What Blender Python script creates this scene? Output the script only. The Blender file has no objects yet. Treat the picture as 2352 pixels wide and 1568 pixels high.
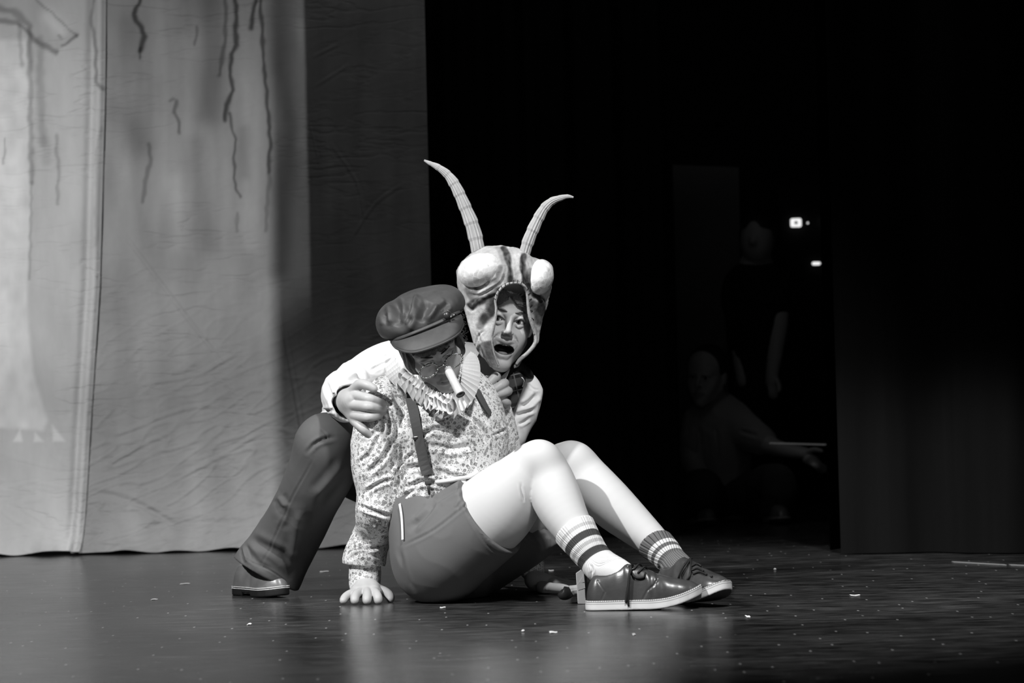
import bpy, bmesh, math, random
import numpy as np
from mathutils import Vector, Matrix
from mathutils.bvhtree import BVHTree

random.seed(7)
RNG = np.random.RandomState(5)
SC = bpy.context.scene
COL = SC.collection
f32 = np.float32

# ------------------------------------------------------------------ camera, exposure
FPX, CX, CY = 6533.0, 1176.0, 784.0
DIST, HCAM, ROLL = 7.7, 0.58, 0.0245
PITCH = math.atan((900 - 784) / FPX)
CAM = np.array([0.0, -DIST, HCAM])
_R0 = np.array([1.0, 0, 0])
_U0 = np.array([0, -math.sin(PITCH), math.cos(PITCH)])
FW = np.array([0, math.cos(PITCH), math.sin(PITCH)])
RT = math.cos(ROLL) * _R0 - math.sin(ROLL) * _U0
UP = math.sin(ROLL) * _R0 + math.cos(ROLL) * _U0
cd = bpy.data.cameras.new('camera')
cam = bpy.data.objects.new('camera', cd)
COL.objects.link(cam)
cam.matrix_world = Matrix(((RT[0], UP[0], -FW[0], CAM[0]), (RT[1], UP[1], -FW[1], CAM[1]),
                           (RT[2], UP[2], -FW[2], CAM[2]), (0, 0, 0, 1)))
cd.sensor_width = 36.0
cd.lens = FPX * 36.0 / 2352.0
cd.clip_end = 100
cd.dof.use_dof = True
cd.dof.focus_distance = 7.85
cd.dof.aperture_fstop = 4.5
SC.camera = cam
SC.view_settings.view_transform = 'Standard'
SC.view_settings.look = 'None'
SC.view_settings.exposure = 0.0
SC.view_settings.gamma = 1.0
SC.view_settings.use_curve_mapping = False

w = bpy.data.worlds.new('dark_theatre')
SC.world = w
w.use_nodes = True
w.node_tree.nodes['Background'].inputs[0].default_value = (1, 1, 1, 1)
w.node_tree.nodes['Background'].inputs[1].default_value = 0.002


def ray(px, py):
    return FW + RT * ((px - CX) / FPX) + UP * ((CY - py) / FPX)


def P(px, py, Y):
    d = ray(px, py)
    return CAM + d * ((Y + DIST) / d[1])


def F(px, py, z=0.0):
    d = ray(px, py)
    return CAM + d * ((z - HCAM) / d[2])


def S(Y):
    return (Y + DIST) / FPX


def proj(v):
    q = np.asarray(v, dtype=float) - CAM
    z = q @ FW
    return np.stack([CX + FPX * (q @ RT) / z, CY - FPX * (q @ UP) / z], -1)


# ------------------------------------------------------------------ stage lights
def aim(o, loc, tgt):
    o.location = loc
    o.rotation_euler = (Vector(tgt) - Vector(loc)).to_track_quat('-Z', 'Y').to_euler()


def spot(name, loc, tgt, power, ang, radius, blend=0.3):
    l = bpy.data.lights.new(name, 'SPOT')
    l.energy, l.spot_size, l.shadow_soft_size, l.spot_blend = power, math.radians(ang), radius, blend
    o = bpy.data.objects.new(name, l)
    COL.objects.link(o)
    aim(o, loc, tgt)
    return o


def area(name, loc, tgt, power, sx, sy):
    l = bpy.data.lights.new(name, 'AREA')
    l.shape, l.size, l.size_y, l.energy = 'RECTANGLE', sx, sy, power
    o = bpy.data.objects.new(name, l)
    COL.objects.link(o)
    aim(o, loc, tgt)
    return o


KEY = spot('key_spotlight', (-4.6, -3.8, 5.1), (0.0, 0.15, 0.5), 2500, 19, 0.07, 0.35)
KEY2 = spot('front_spotlight', (1.5, -4.7, 6.4), (-0.15, 0.0, 0.4), 2100, 31, 0.30, 0.25)
FACE_FILL = spot('right_front_fill', (3.6, -6.4, 2.6), (0.05, 0.2, 0.8), 170, 12, 0.15, 0.8)  # weak unseen fill, added to brighten the seated actor's face
FILL = area('front_fill', (0.0, -8.5, 3.6), (0.0, 0.3, 0.6), 3.0, 1.6, 1.0)
BACK_L = (-3.6, -6.8, 2.6)
BACKSPOT = spot('backdrop_spotlight', BACK_L, (-1.9, 2.8, 0.42), 2350, 25, 0.0014, 0.8)
TOP_L = (-3.3, -5.4, 3.7)
TOPSPOT = spot('upper_backdrop_spotlight', TOP_L, (-1.75, 2.8, 2.05), 560, 17, 0.0004, 0.3)
WORK = area('backstage_worklight', (3.2, 2.9, 2.2), (1.3, 4.6, 0.6), 0.06, 0.3, 0.3)
WASH = area('overhead_wash', (-0.5, 1.5, 4.6), (-0.7, 2.9, 0.2), 9, 2.2, 0.4)


# ------------------------------------------------------------------ noise
_perm = RNG.permutation(256)
_perm = np.concatenate([_perm, _perm, _perm])
_grad = RNG.normal(size=(256, 3))
_grad /= np.linalg.norm(_grad, axis=1)[:, None]


def noise(p):
    p = np.asarray(p, dtype=float)
    i = np.floor(p).astype(int)
    f = p - i
    i &= 255
    u = f * f * f * (f * (f * 6 - 15) + 10)
    out = 0
    for dx in (0, 1):
        wx = u[:, 0] if dx else 1 - u[:, 0]
        for dy in (0, 1):
            wy = u[:, 1] if dy else 1 - u[:, 1]
            for dz in (0, 1):
                wz = u[:, 2] if dz else 1 - u[:, 2]
                g = _grad[_perm[_perm[_perm[(i[:, 0] + dx) & 255] + ((i[:, 1] + dy) & 255)] + ((i[:, 2] + dz) & 255)] & 255]
                out = out + wx * wy * wz * (g[:, 0] * (f[:, 0] - dx) + g[:, 1] * (f[:, 1] - dy) + g[:, 2] * (f[:, 2] - dz))
    return out * 1.5


def ridge(p, sharp=1.0):
    return 1 - np.minimum(1, np.abs(noise(p)) * 2.2 * sharp)


# ------------------------------------------------------------------ signed distance modelling
class Field:
    def __init__(s):
        s.p = []
        s.post = None

    def rc(s, a, b, ra, rb, k=0.01, sub=False):
        a = np.array(a, f32); b = np.array(b, f32)
        r = max(ra, rb)
        s.p.append(('rc', (a, b, f32(ra), f32(rb)), f32(k), sub, np.minimum(a, b) - r, np.maximum(a, b) + r))
        return s

    def el(s, c, r, R=None, k=0.01, sub=False):
        c = np.array(c, f32); r = np.array(r, f32)
        if r.ndim == 0:
            r = np.array([r, r, r], f32)
        m = float(r.max())
        s.p.append(('el', (c, r, None if R is None else np.array(R, f32)), f32(k), sub, c - m, c + m))
        return s

    def chain(s, pts, k=0.006, sub=False, sm=True, grow=0.0, mul=1.0):
        """pts: (px, py, Y, r_px) joints in photo units turned into metres"""
        J = [np.append(P(a, b, y), r * S(y) * mul + grow) for a, b, y, r in pts]
        return s.wchain(J, k, sub, sm)

    def wchain(s, J, k=0.006, sub=False, sm=True):
        J = [np.array(j, float) for j in J]
        if sm and len(J) > 2:
            J = spline(J, 4)
        for a, b in zip(J[:-1], J[1:]):
            s.rc(a[:3], b[:3], a[3], b[3], k, sub)
        return s

    def __call__(s, p, cull=True):
        p = p.astype(f32)
        d = np.full(len(p), 0.6, f32)
        lo, hi = p.min(0), p.max(0)
        for t, a, k, sub, bl, bh in s.p:
            if cull and (np.any(bl - k - 0.06 > hi) or np.any(bh + k + 0.06 < lo)):
                continue
            if t == 'rc':
                A, B, ra, rb = a
                ab = B - A
                q = p - A
                h = np.clip((q @ ab) / max(float(ab @ ab), 1e-9), 0, 1)
                q = q - h[:, None] * ab
                e = np.sqrt((q * q).sum(1)) - (ra + (rb - ra) * h)
            else:
                c, r, R = a
                q = p - c
                if R is not None:
                    q = q @ R
                q1 = q / r
                k0 = np.sqrt((q1 * q1).sum(1)) + 1e-6
                q2 = q1 / r
                k1 = np.sqrt((q2 * q2).sum(1)) + 1e-6
                e = k0 * (k0 - 1) / k1
            if sub:
                h = np.clip(0.5 - 0.5 * (d + e) / k, 0, 1)
                d = d + (-e - d) * h + k * h * (1 - h)
            else:
                h = np.clip(0.5 + 0.5 * (e - d) / k, 0, 1)
                d = e + (d - e) * h - k * h * (1 - h)
        if s.post:
            d = s.post(p, d)
        return d

    def bounds(s):
        lo = np.min([q[4] for q in s.p if not q[3]], 0)
        hi = np.max([q[5] for q in s.p if not q[3]], 0)
        return lo - 0.02, hi + 0.02


def spline(J, n):
    J = [np.array(j, float) for j in J]
    out = []
    for i in range(len(J) - 1):
        p0, p1, p2, p3 = J[max(i - 1, 0)], J[i], J[i + 1], J[min(i + 2, len(J) - 1)]
        for t in np.arange(n) / n:
            out.append(0.5 * ((2 * p1) + (p2 - p0) * t + (2 * p0 - 5 * p1 + 4 * p2 - p3) * t * t + (3 * p1 - p0 - 3 * p2 + p3) * t ** 3))
    out.append(J[-1])
    return out


def nets(vals, origin, h):
    s = vals < 0
    c = s[:-1].astype(np.uint8) + s[1:]
    c = c[:, :-1] + c[:, 1:]
    c = c[:, :, :-1] + c[:, :, 1:]
    I = np.argwhere((c > 0) & (c < 8))
    vid = np.full(c.shape, -1, np.int32)
    vid[tuple(I.T)] = np.arange(len(I))
    acc = np.zeros((len(I), 3)); cnt = np.zeros(len(I))
    cor = [(a, b, d) for a in (0, 1) for b in (0, 1) for d in (0, 1)]
    cv = {o: vals[I[:, 0] + o[0], I[:, 1] + o[1], I[:, 2] + o[2]] for o in cor}
    for o in cor:
        for ax in range(3):
            if o[ax]:
                continue
            o2 = list(o); o2[ax] = 1; o2 = tuple(o2)
            a, b = cv[o], cv[o2]
            m = (a < 0) != (b < 0)
            t = np.where(m, a / np.where(m, a - b, 1), 0)
            pos = np.tile(np.array(o, float), (len(I), 1))
            pos[:, ax] = t
            acc[m] += pos[m]; cnt[m] += 1
    V = (I + acc / cnt[:, None]) * h + origin
    Q = []
    for ax in range(3):
        sl0 = [slice(None)] * 3; sl1 = [slice(None)] * 3
        sl0[ax] = slice(0, -1); sl1[ax] = slice(1, None)
        a, b = s[tuple(sl0)], s[tuple(sl1)]
        E = np.argwhere(a != b)
        u, v = [(1, 2), (2, 0), (0, 1)][ax]
        ok = (E[:, u] > 0) & (E[:, v] > 0) & (E[:, u] < vals.shape[u] - 1) & (E[:, v] < vals.shape[v] - 1)
        E = E[ok]
        ins = a[tuple(E.T)]
        q = []
        for du, dv in ((-1, -1), (0, -1), (0, 0), (-1, 0)):
            e = E.copy(); e[:, u] += du; e[:, v] += dv
            q.append(vid[tuple(e.T)])
        q = np.stack(q, 1)
        q[~ins] = q[~ins][:, ::-1]
        Q.append(q)
    return V, np.concatenate(Q)


def mesh_sdf(fn, h, lo=None, hi=None, margin=1.7):
    if lo is None:
        lo, hi = fn.bounds()
    lo = np.array(lo, float); hi = np.array(hi, float)
    H = 4 * h
    nc = np.ceil((hi - lo) / H).astype(int)
    g = np.stack(np.meshgrid(*[np.arange(n) for n in nc], indexing='ij'), -1).reshape(-1, 3)
    D = np.concatenate([fn(x) if not isinstance(fn, Field) else fn(x, False)
                        for x in np.array_split(lo + (g + 0.5) * H, max(1, len(g) // 200000))])
    act = np.abs(D) < H * 0.87 * margin
    D3 = D.reshape(nc)
    vals = np.repeat(np.repeat(np.repeat(D3, 4, 0), 4, 1), 4, 2).astype(f32)
    A = g[act]
    off = np.stack(np.meshgrid(*[np.arange(4)] * 3, indexing='ij'), -1).reshape(-1, 3)
    v6 = vals.reshape(nc[0], 4, nc[1], 4, nc[2], 4)
    for ch in np.array_split(A, max(1, len(A) // 1500)):
        if not len(ch):
            continue
        pts = lo + ((ch[:, None, :] * 4 + off[None]) + 0.5).reshape(-1, 3) * h
        v6[ch[:, 0], :, ch[:, 1], :, ch[:, 2], :] = fn(pts).reshape(-1, 4, 4, 4)
    return nets(vals, lo + 0.5 * h, h)


def vnormals(V, Q):
    a, b, c, d = (V[Q[:, i]] for i in range(4))
    n = np.cross(c - a, d - b)
    N = np.zeros_like(V)
    for i in range(4):
        np.add.at(N, Q[:, i], n)
    return N / (np.linalg.norm(N, axis=1)[:, None] + 1e-12)


def relax(V, Q, it=1, f=0.5):
    for _ in range(it):
        A = np.zeros_like(V); c = np.zeros(len(V))
        for i in range(4):
            j = Q[:, (i + 1) % 4]
            np.add.at(A, Q[:, i], V[j]); np.add.at(c, Q[:, i], 1)
            np.add.at(A, j, V[Q[:, i]]); np.add.at(c, j, 1)
        V = V * (1 - f) + f * A / np.maximum(c, 1)[:, None]
    return V


def polydist(q, poly, closed=False):
    """distance and parameter of 2-D points to a polyline"""
    poly = np.array(poly, float)
    segs = list(zip(poly[:-1], poly[1:])) + ([(poly[-1], poly[0])] if closed else [])
    best = np.full(len(q), 1e9); par = np.zeros(len(q)); acc = 0
    tot = sum(np.linalg.norm(b - a) for a, b in segs)
    for a, b in segs:
        ab = b - a
        L = np.linalg.norm(ab)
        t = np.clip(((q - a) @ ab) / max(L * L, 1e-9), 0, 1)
        d = np.linalg.norm(q - a - t[:, None] * ab, axis=1)
        m = d < best
        best[m] = d[m]; par[m] = (acc + t[m] * L) / tot
        acc += L
    return best, par


def inside(q, poly):
    poly = np.array(poly, float)
    x, y = q[:, 0], q[:, 1]
    r = np.zeros(len(q), bool)
    for (x1, y1), (x2, y2) in zip(poly, np.roll(poly, -1, 0)):
        if y1 == y2:
            continue
        c = (y1 > y) != (y2 > y)
        r ^= c & (x < (x2 - x1) * (y - y1) / (y2 - y1) + x1)
    return r


def polysd(q, poly):
    d, _ = polydist(q, poly, True)
    return np.where(inside(q, poly), -d, d)


def folds(V, Q, lines):
    """press valleys (or raise ridges) along lines into the surface that faces the house"""
    N = vnormals(V, Q)
    q = proj(V)
    view = CAM - V
    view /= np.linalg.norm(view, axis=1)[:, None]
    face = np.clip((N * view).sum(1) * 2 + 0.5, 0, 1)
    disp = np.zeros(len(V))
    for ln, wd, dp in lines:
        poly = np.array(spline([np.array(p, float) for p in ln], 5)) if len(ln) > 2 else np.array(ln, float)
        lo, hi = poly.min(0) - 4 * wd, poly.max(0) + 4 * wd
        m = np.where(((q > lo) & (q < hi)).all(1))[0]
        if not len(m):
            continue
        d, t = polydist(q[m], poly)
        fade = np.clip(np.minimum(t, 1 - t) * 5 + 0.15, 0, 1)
        disp[m] += dp * fade * (-np.exp(-(d / wd) ** 2) + 0.55 * np.exp(-((d - 2 * wd) / wd) ** 2))
    return V + N * (disp * face)[:, None]


# ------------------------------------------------------------------ objects
def link(name, V, Fc, m, parent=None, attrs=None, smooth=True):
    me = bpy.data.meshes.new(name)
    V = np.asarray(V, float)
    off = np.array(parent_base(parent)) if parent is not None else 0
    me.from_pydata([tuple(v) for v in (V - off)] if len(V) < 3000 else (V - off).tolist(), [], Fc.tolist() if isinstance(Fc, np.ndarray) else Fc)
    if smooth:
        me.polygons.foreach_set('use_smooth', np.ones(len(me.polygons), bool))
    for k, a in (attrs or {}).items():
        at = me.attributes.new(k, 'FLOAT', 'POINT')
        at.data.foreach_set('value', np.asarray(a, f32))
    me.materials.append(m)
    me.update()
    o = bpy.data.objects.new(name, me)
    COL.objects.link(o)
    if parent is not None:
        o.parent = parent
    return o


def parent_base(o):
    b = np.zeros(3)
    while o is not None:
        b = b + np.array(o.location)
        o = o.parent
    return b


def thing(name, label, cat, loc=(0, 0, 0), group=None):
    o = bpy.data.objects.new(name, None)
    o.empty_display_size = 0.1
    COL.objects.link(o)
    o.location = [float(x) for x in loc]
    return tag(o, label, cat, group)


def tag(o, label, cat, group=None):
    o['label'] = label; o['category'] = cat
    if group:
        o['group'] = group
    return o


def struct(o):
    o['kind'] = 'structure'
    return o


def lab(o, text):
    o['label'] = text
    return o


def bvh(V, Q):
    return BVHTree.FromPolygons([tuple(v) for v in V], [tuple(int(i) for i in q) for q in Q])


def onto(bv, px, py, off=0.003, Y=None):
    d = Vector(ray(px, py)).normalized()
    h = bv.ray_cast(Vector(CAM), d)
    if h[0] is None:
        h2 = bv.find_nearest(Vector(P(px, py, Y if Y is not None else 0.2)))
        return np.array(h2[0]) + np.array(h2[1]) * off, np.array(h2[1])
    n = h[1] if h[1].dot(d) < 0 else -h[1]
    return np.array(h[0]) + np.array(n) * off, np.array(n)


def tube(pts, rad, seg=8, smooth=0, cap=True, flat=None):
    """swept tube through world points; flat=(sx, sy) squashes the section"""
    pts = [np.array(p, float) for p in pts]
    rad = list(rad) if hasattr(rad, '__len__') else [rad] * len(pts)
    if smooth:
        J = spline([np.append(p, r) for p, r in zip(pts, rad)], smooth)
        pts = [j[:3] for j in J]; rad = [max(j[3], 1e-4) for j in J]
    V, Fc = [], []
    up = np.array([0.13, 0.2, 0.97])
    n = len(pts)
    prev = None
    for i in range(n):
        t = pts[min(i + 1, n - 1)] - pts[max(i - 1, 0)]
        t = t / (np.linalg.norm(t) + 1e-12)
        a = (up if prev is None else prev)
        a = a - t * (a @ t)
        if np.linalg.norm(a) < 1e-5:
            a = np.array([1.0, 0, 0]) - t * t[0]
        a /= np.linalg.norm(a)
        b = np.cross(t, a)
        prev = a
        for j in range(seg):
            th = 2 * math.pi * j / seg
            V.append(pts[i] + rad[i] * (a * math.cos(th) * (flat[0] if flat else 1) + b * math.sin(th) * (flat[1] if flat else 1)))
    for i in range(n - 1):
        for j in range(seg):
            k = (j + 1) % seg
            Fc.append([i * seg + j, i * seg + k, (i + 1) * seg + k, (i + 1) * seg + j])
    if cap:
        Fc.append(list(range(seg))[::-1]); Fc.append([(n - 1) * seg + j for j in range(seg)])
    return V, Fc


def join(*parts):
    V, Fc = [], []
    for v, f in parts:
        o = len(V)
        V += [np.array(x) for x in v]
        Fc += [[int(i) + o for i in q] for q in f]
    return V, Fc


def box(c, s, R=None, bev=0.0):
    bm = bmesh.new()
    bmesh.ops.create_cube(bm, size=1)
    for v in bm.verts:
        v.co = Vector([v.co[i] * s[i] for i in range(3)])
    if bev:
        bmesh.ops.bevel(bm, geom=bm.edges[:], offset=bev, segments=2, affect='EDGES', profile=0.5)
    V = np.array([v.co[:] for v in bm.verts])
    bm.verts.index_update()
    Fc = [[v.index for v in f.verts] for f in bm.faces]
    bm.free()
    if R is not None:
        V = V @ np.array(R).T
    return list(V + np.array(c)), Fc


def ribbon(C, N, width, thick=0.002, W=None):
    """strap: centre points C with normals N"""
    V, Fc = [], []
    n = len(C)
    for i in range(n):
        t = C[min(i + 1, n - 1)] - C[max(i - 1, 0)]
        t /= np.linalg.norm(t) + 1e-12
        nn = N[i] - t * (N[i] @ t)
        nn /= np.linalg.norm(nn) + 1e-12
        s = np.cross(t, nn)
        ww = (width[i] if hasattr(width, '__len__') else width) / 2
        for a, b in ((-1, 0), (1, 0), (1, 1), (-1, 1)):
            V.append(C[i] + s * ww * a + nn * thick * b)
    for i in range(n - 1):
        for j in range(4):
            k = (j + 1) % 4
            Fc.append([i * 4 + j, i * 4 + k, i * 4 + 4 + k, i * 4 + 4 + j][::-1])
    Fc.append([0, 1, 2, 3]); Fc.append([(n - 1) * 4 + j for j in (3, 2, 1, 0)])
    return V, Fc


def grid_faces(nu, nv, closed_u=False):
    Fc = []
    for i in range(nu if closed_u else nu - 1):
        for j in range(nv - 1):
            a = i * nv + j; b = ((i + 1) % nu) * nv + j
            Fc.append([a, b, b + 1, a + 1])
    return Fc


def solid(o, t, off=0):
    m = o.modifiers.new('thickness', 'SOLIDIFY')
    m.thickness = t; m.offset = off
    return o


# ------------------------------------------------------------------ materials
class M:
    def __init__(s, name):
        s.m = bpy.data.materials.new(name)
        s.m.use_nodes = True
        s.t = s.m.node_tree
        s.b = s.t.nodes['Principled BSDF']

    def n(s, typ, ins=None, **props):
        nd = s.t.nodes.new(typ)
        for k, v in props.items():
            setattr(nd, k, v)
        for k, v in (ins or {}).items():
            s.set(nd.inputs[k], v)
        return nd

    def set(s, sock, v):
        if hasattr(v, 'is_output') or isinstance(v, bpy.types.NodeSocket):
            s.t.links.new(v, sock)
        elif hasattr(sock.default_value, '__len__') and not hasattr(v, '__len__'):
            sock.default_value = (v, v, v, 1) if len(sock.default_value) == 4 else (v, v, v)
        else:
            sock.default_value = v

    def math(s, op, a, b=0.0, c=0.0):
        nd = s.n('ShaderNodeMath', operation=op)
        s.set(nd.inputs[0], a); s.set(nd.inputs[1], b); s.set(nd.inputs[2], c)
        return nd.outputs[0]

    def mix(s, f, a, b):
        nd = s.n('ShaderNodeMix')
        s.set(nd.inputs[0], f); s.set(nd.inputs[2], a); s.set(nd.inputs[3], b)
        return nd.outputs[0]

    def step(s, x, lo, hi):
        nd = s.n('ShaderNodeMapRange', {'Value': x, 'From Min': lo, 'From Max': hi})
        return nd.outputs[0]

    def obj(s, sc=(1, 1, 1), rot=(0, 0, 0)):
        tc = s.n('ShaderNodeTexCoord')
        mp = s.n('ShaderNodeMapping', {'Vector': tc.outputs['Object'], 'Scale': sc, 'Rotation': rot})
        return mp.outputs[0]

    def noise(s, vec, scale, detail=3, rough=0.55):
        return s.n('ShaderNodeTexNoise', {'Vector': vec, 'Scale': scale, 'Detail': detail, 'Roughness': rough}).outputs['Fac']

    def attr(s, name):
        return s.n('ShaderNodeAttribute', attribute_name=name).outputs['Fac']

    def bump(s, h, strength=0.3, dist=0.002):
        b = s.n('ShaderNodeBump', {'Height': h, 'Strength': strength, 'Distance': dist})
        s.t.links.new(b.outputs[0], s.b.inputs['Normal'])

    def done(s, base, rough=0.7, spec=0.3, sheen=0.0, metal=0.0):
        s.set(s.b.inputs['Base Color'], base)
        s.set(s.b.inputs['Roughness'], rough)
        s.set(s.b.inputs['Specular IOR Level'], spec)
        s.b.inputs['Metallic'].default_value = metal
        if sheen:
            s.b.inputs['Sheen Weight'].default_value = sheen
        return s.m


def plain(name, v, rough=0.7, spec=0.3, var=0.12, sc=40, bump=0.15, bd=0.001, metal=0.0):
    m = M(name)
    n = m.noise(m.obj(), sc, 4)
    base = m.math('MULTIPLY', m.math('MULTIPLY_ADD', m.math('SUBTRACT', n, 0.5), 2 * var, 1.0), v)
    if bump:
        m.bump(m.noise(m.obj(), sc * 8, 2), bump, bd)
    return m.done(base, rough, spec, metal=metal)


def skin_mat(name, v):
    m = M(name)
    n = m.noise(m.obj(), 60, 4)
    base = m.math('MULTIPLY', m.math('MULTIPLY_ADD', m.math('SUBTRACT', n, 0.5), 0.16, 1.0), v)
    base = m.math('MULTIPLY', base, m.attr('paint'))
    m.bump(m.noise(m.obj(), 700, 2), 0.12, 0.0008)
    return m.done(base, 0.45, 0.35)


SKIN = skin_mat('actor_skin', 0.47)
SKIN2 = skin_mat('dim_skin', 0.42)


def cloth_mat(name, v, rough=0.85, weave=1400, bump=0.2, var=0.08, spec=0.15):
    m = M(name)
    n = m.noise(m.obj(), 12, 4)
    base = m.math('MULTIPLY', m.math('MULTIPLY_ADD', m.math('SUBTRACT', n, 0.5), 2 * var, 1.0), v)
    cr = m.noise(m.obj(), 45, 5, 0.6)
    fine = m.noise(m.obj(), weave, 1)
    m.bump(m.math('MULTIPLY_ADD', fine, 0.25, cr), bump, 0.004)
    return m.done(base, rough, spec)


WHITE_SHIRT = cloth_mat('white_cotton', 0.80, bump=0.35)
SHORTS = cloth_mat('grey_stretch_shorts', 0.15, 0.75, bump=0.10)
TROUSER = cloth_mat('dark_grey_trousers', 0.105, 0.7, bump=0.12, spec=0.25)
TIGHTS = cloth_mat('pale_tights', 0.60, 0.65, bump=0.05, var=0.03, spec=0.25)
BLACKKNIT = cloth_mat('black_knit', 0.012)
STRAP = cloth_mat('grey_elastic', 0.085, 0.6, bump=0.1)
PIPING = cloth_mat('white_piping', 0.8)
HAIR = None


def hair_mat(name, v):
    m = M(name)
    n = m.noise(m.obj((1, 1, 0.25)), 320, 2)
    m.bump(n, 0.8, 0.003)
    return m.done(m.math('MULTIPLY_ADD', n, v, v * 0.3), 0.45, 0.4)


HAIR = hair_mat('dark_hair', 0.02)
BROWNHAIR = hair_mat('brown_hair', 0.16)


def floral():
    m = M('floral_cotton')
    o = m.obj()
    wob = m.n('ShaderNodeVectorMath', {0: o, 1: m.n('ShaderNodeVectorMath', {0: m.n('ShaderNodeTexNoise', {'Vector': o, 'Scale': 60.0, 'Detail': 1.0}).outputs['Color'], 1: (0.004, 0.004, 0.004)}, operation='MULTIPLY').outputs[0]}, operation='ADD').outputs[0]
    v1 = m.n('ShaderNodeTexVoronoi', {'Vector': wob, 'Scale': 92.0, 'Randomness': 0.9})
    d = v1.outputs['Distance']
    rnd = m.n('ShaderNodeSeparateColor', {0: v1.outputs['Color']})
    ring = m.math('MULTIPLY', m.step(d, 0.47, 0.40), m.step(d, 0.22, 0.30))
    petal = m.step(d, 0.46, 0.38)
    core = m.step(d, 0.16, 0.10)
    on = m.step(rnd.outputs[0], 0.22, 0.26)
    v2 = m.n('ShaderNodeTexVoronoi', {'Vector': wob, 'Scale': 215.0, 'Randomness': 1.0})
    leaf = m.math('MULTIPLY', m.step(v2.outputs['Distance'], 0.42, 0.30), m.step(m.n('ShaderNodeSeparateColor', {0: v2.outputs['Color']}).outputs[1], 0.30, 0.35))
    leaf = m.math('MULTIPLY', leaf, m.math('SUBTRACT', 1.0, m.math('MULTIPLY', petal, on)))
    base = m.mix(leaf, 0.84, 0.30)
    shade = m.math('MULTIPLY_ADD', rnd.outputs[1], 0.42, 0.36)
    base = m.mix(m.math('MULTIPLY', petal, on), base, shade)
    base = m.mix(m.math('MULTIPLY', ring, on), base, m.math('MULTIPLY', shade, 0.5))
    base = m.mix(m.math('MULTIPLY', core, on), base, m.math('MULTIPLY', rnd.outputs[2], 0.35))
    cr = m.noise(o, 40, 5, 0.6)
    m.bump(cr, 0.5, 0.006)
    return m.done(base, 0.85, 0.15)


FLORAL = floral()


def leather(name, v, rough=0.33, cr=0.25):
    m = M(name)
    n = m.noise(m.obj(), 18, 4)
    base = m.math('MULTIPLY', m.math('MULTIPLY_ADD', n, 1.2, 0.4), v)
    m.bump(m.math('MULTIPLY_ADD', m.noise(m.obj(), 500, 2), 0.3, m.noise(m.obj((1, 1, 3)), 35, 3)), cr, 0.004)
    return m.done(base, rough, 0.5)


SHOE_LEATHER = leather('brushed_leather', 0.05, 0.3, 0.07)
BOOT_LEATHER = leather('boot_leather', 0.15, 0.33, 0.06)
CAP_LEATHER = leather('cap_leather', 0.06, 0.58, 0.12)
LACE = plain('black_lace', 0.012, 0.6)
RUBBER = plain('black_rubber', 0.016, 0.5)
STEEL = plain('shiny_metal', 0.55, 0.22, 0.5, 0.05, metal=1.0, bump=0)
DARKMETAL = plain('dark_metal', 0.03, 0.35, 0.5, bump=0)


def sole_mat():
    m = M('pale_rubber_sole')
    u = m.attr('u')
    ln = m.math('MULTIPLY', m.step(u, 0.60, 0.64), m.step(u, 0.72, 0.68))
    und = m.step(u, 0.03, 0.0)
    tread = m.attr('under')
    st = m.math('MULTIPLY', m.step(u, 0.87, 0.9), m.step(m.math('FRACT', m.math('MULTIPLY', m.attr('s'), 62.0)), 0.25, 0.45))
    welt = m.step(u, 0.80, 0.84)
    b = m.mix(ln, 0.66, 0.35)
    b = m.mix(welt, b, 0.10)
    b = m.mix(st, b, 0.55)
    b = m.mix(tread, b, 0.05)
    return m.done(b, 0.55, 0.3)


SOLE = sole_mat()


def sock(name, base, bands, ribs, rib_dark=0.75):
    m = M(name)
    u, a = m.attr('u'), m.attr('ang')
    col = base
    for c, hw, v in bands:
        f = m.math('MULTIPLY', m.step(u, c - hw - 0.8, c - hw + 0.8), m.step(u, c + hw + 0.8, c + hw - 0.8))
        col = m.mix(f, col, v)
    r = m.math('SINE', m.math('MULTIPLY', a, ribs))
    col = m.math('MULTIPLY', col, m.mix(m.step(r, 0.75, 0.95), 1.0, rib_dark))
    m.bump(m.math('MULTIPLY_ADD', m.noise(m.obj(), 900, 1), 0.5, m.math('MULTIPLY', r, -0.5)), 0.5, 0.0015)
    return m.done(col, 0.95, 0.1)


SOCK_WHITE = sock('white_ribbed_knit', 0.80, [(20, 4, 0.55), (42, 8, 0.075), (61, 4, 0.52), (81, 8, 0.075)], 52.0, 0.86)
SOCK_GREY = sock('charcoal_ribbed_knit', 0.16, [(27, 4.5, 0.78), (44, 4.5, 0.78)], 22.0, 0.25)


def hood_mat():
    m = M('painted_papier_mache')
    n = m.noise(m.obj(), 30, 5, 0.65)
    base = m.math('MULTIPLY', m.attr('paint'), m.math('MULTIPLY_ADD', n, 0.9, 0.55))
    m.bump(m.math('MULTIPLY_ADD', m.noise(m.obj(), 160, 3), 0.35, m.noise(m.obj((1, 1, 0.5)), 45, 4)), 0.6, 0.006)
    return m.done(base, 0.75, 0.08)


HOOD = hood_mat()
HOODLIN = plain('dark_foam_lining', 0.03, 0.9, bump=0.4)


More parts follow.
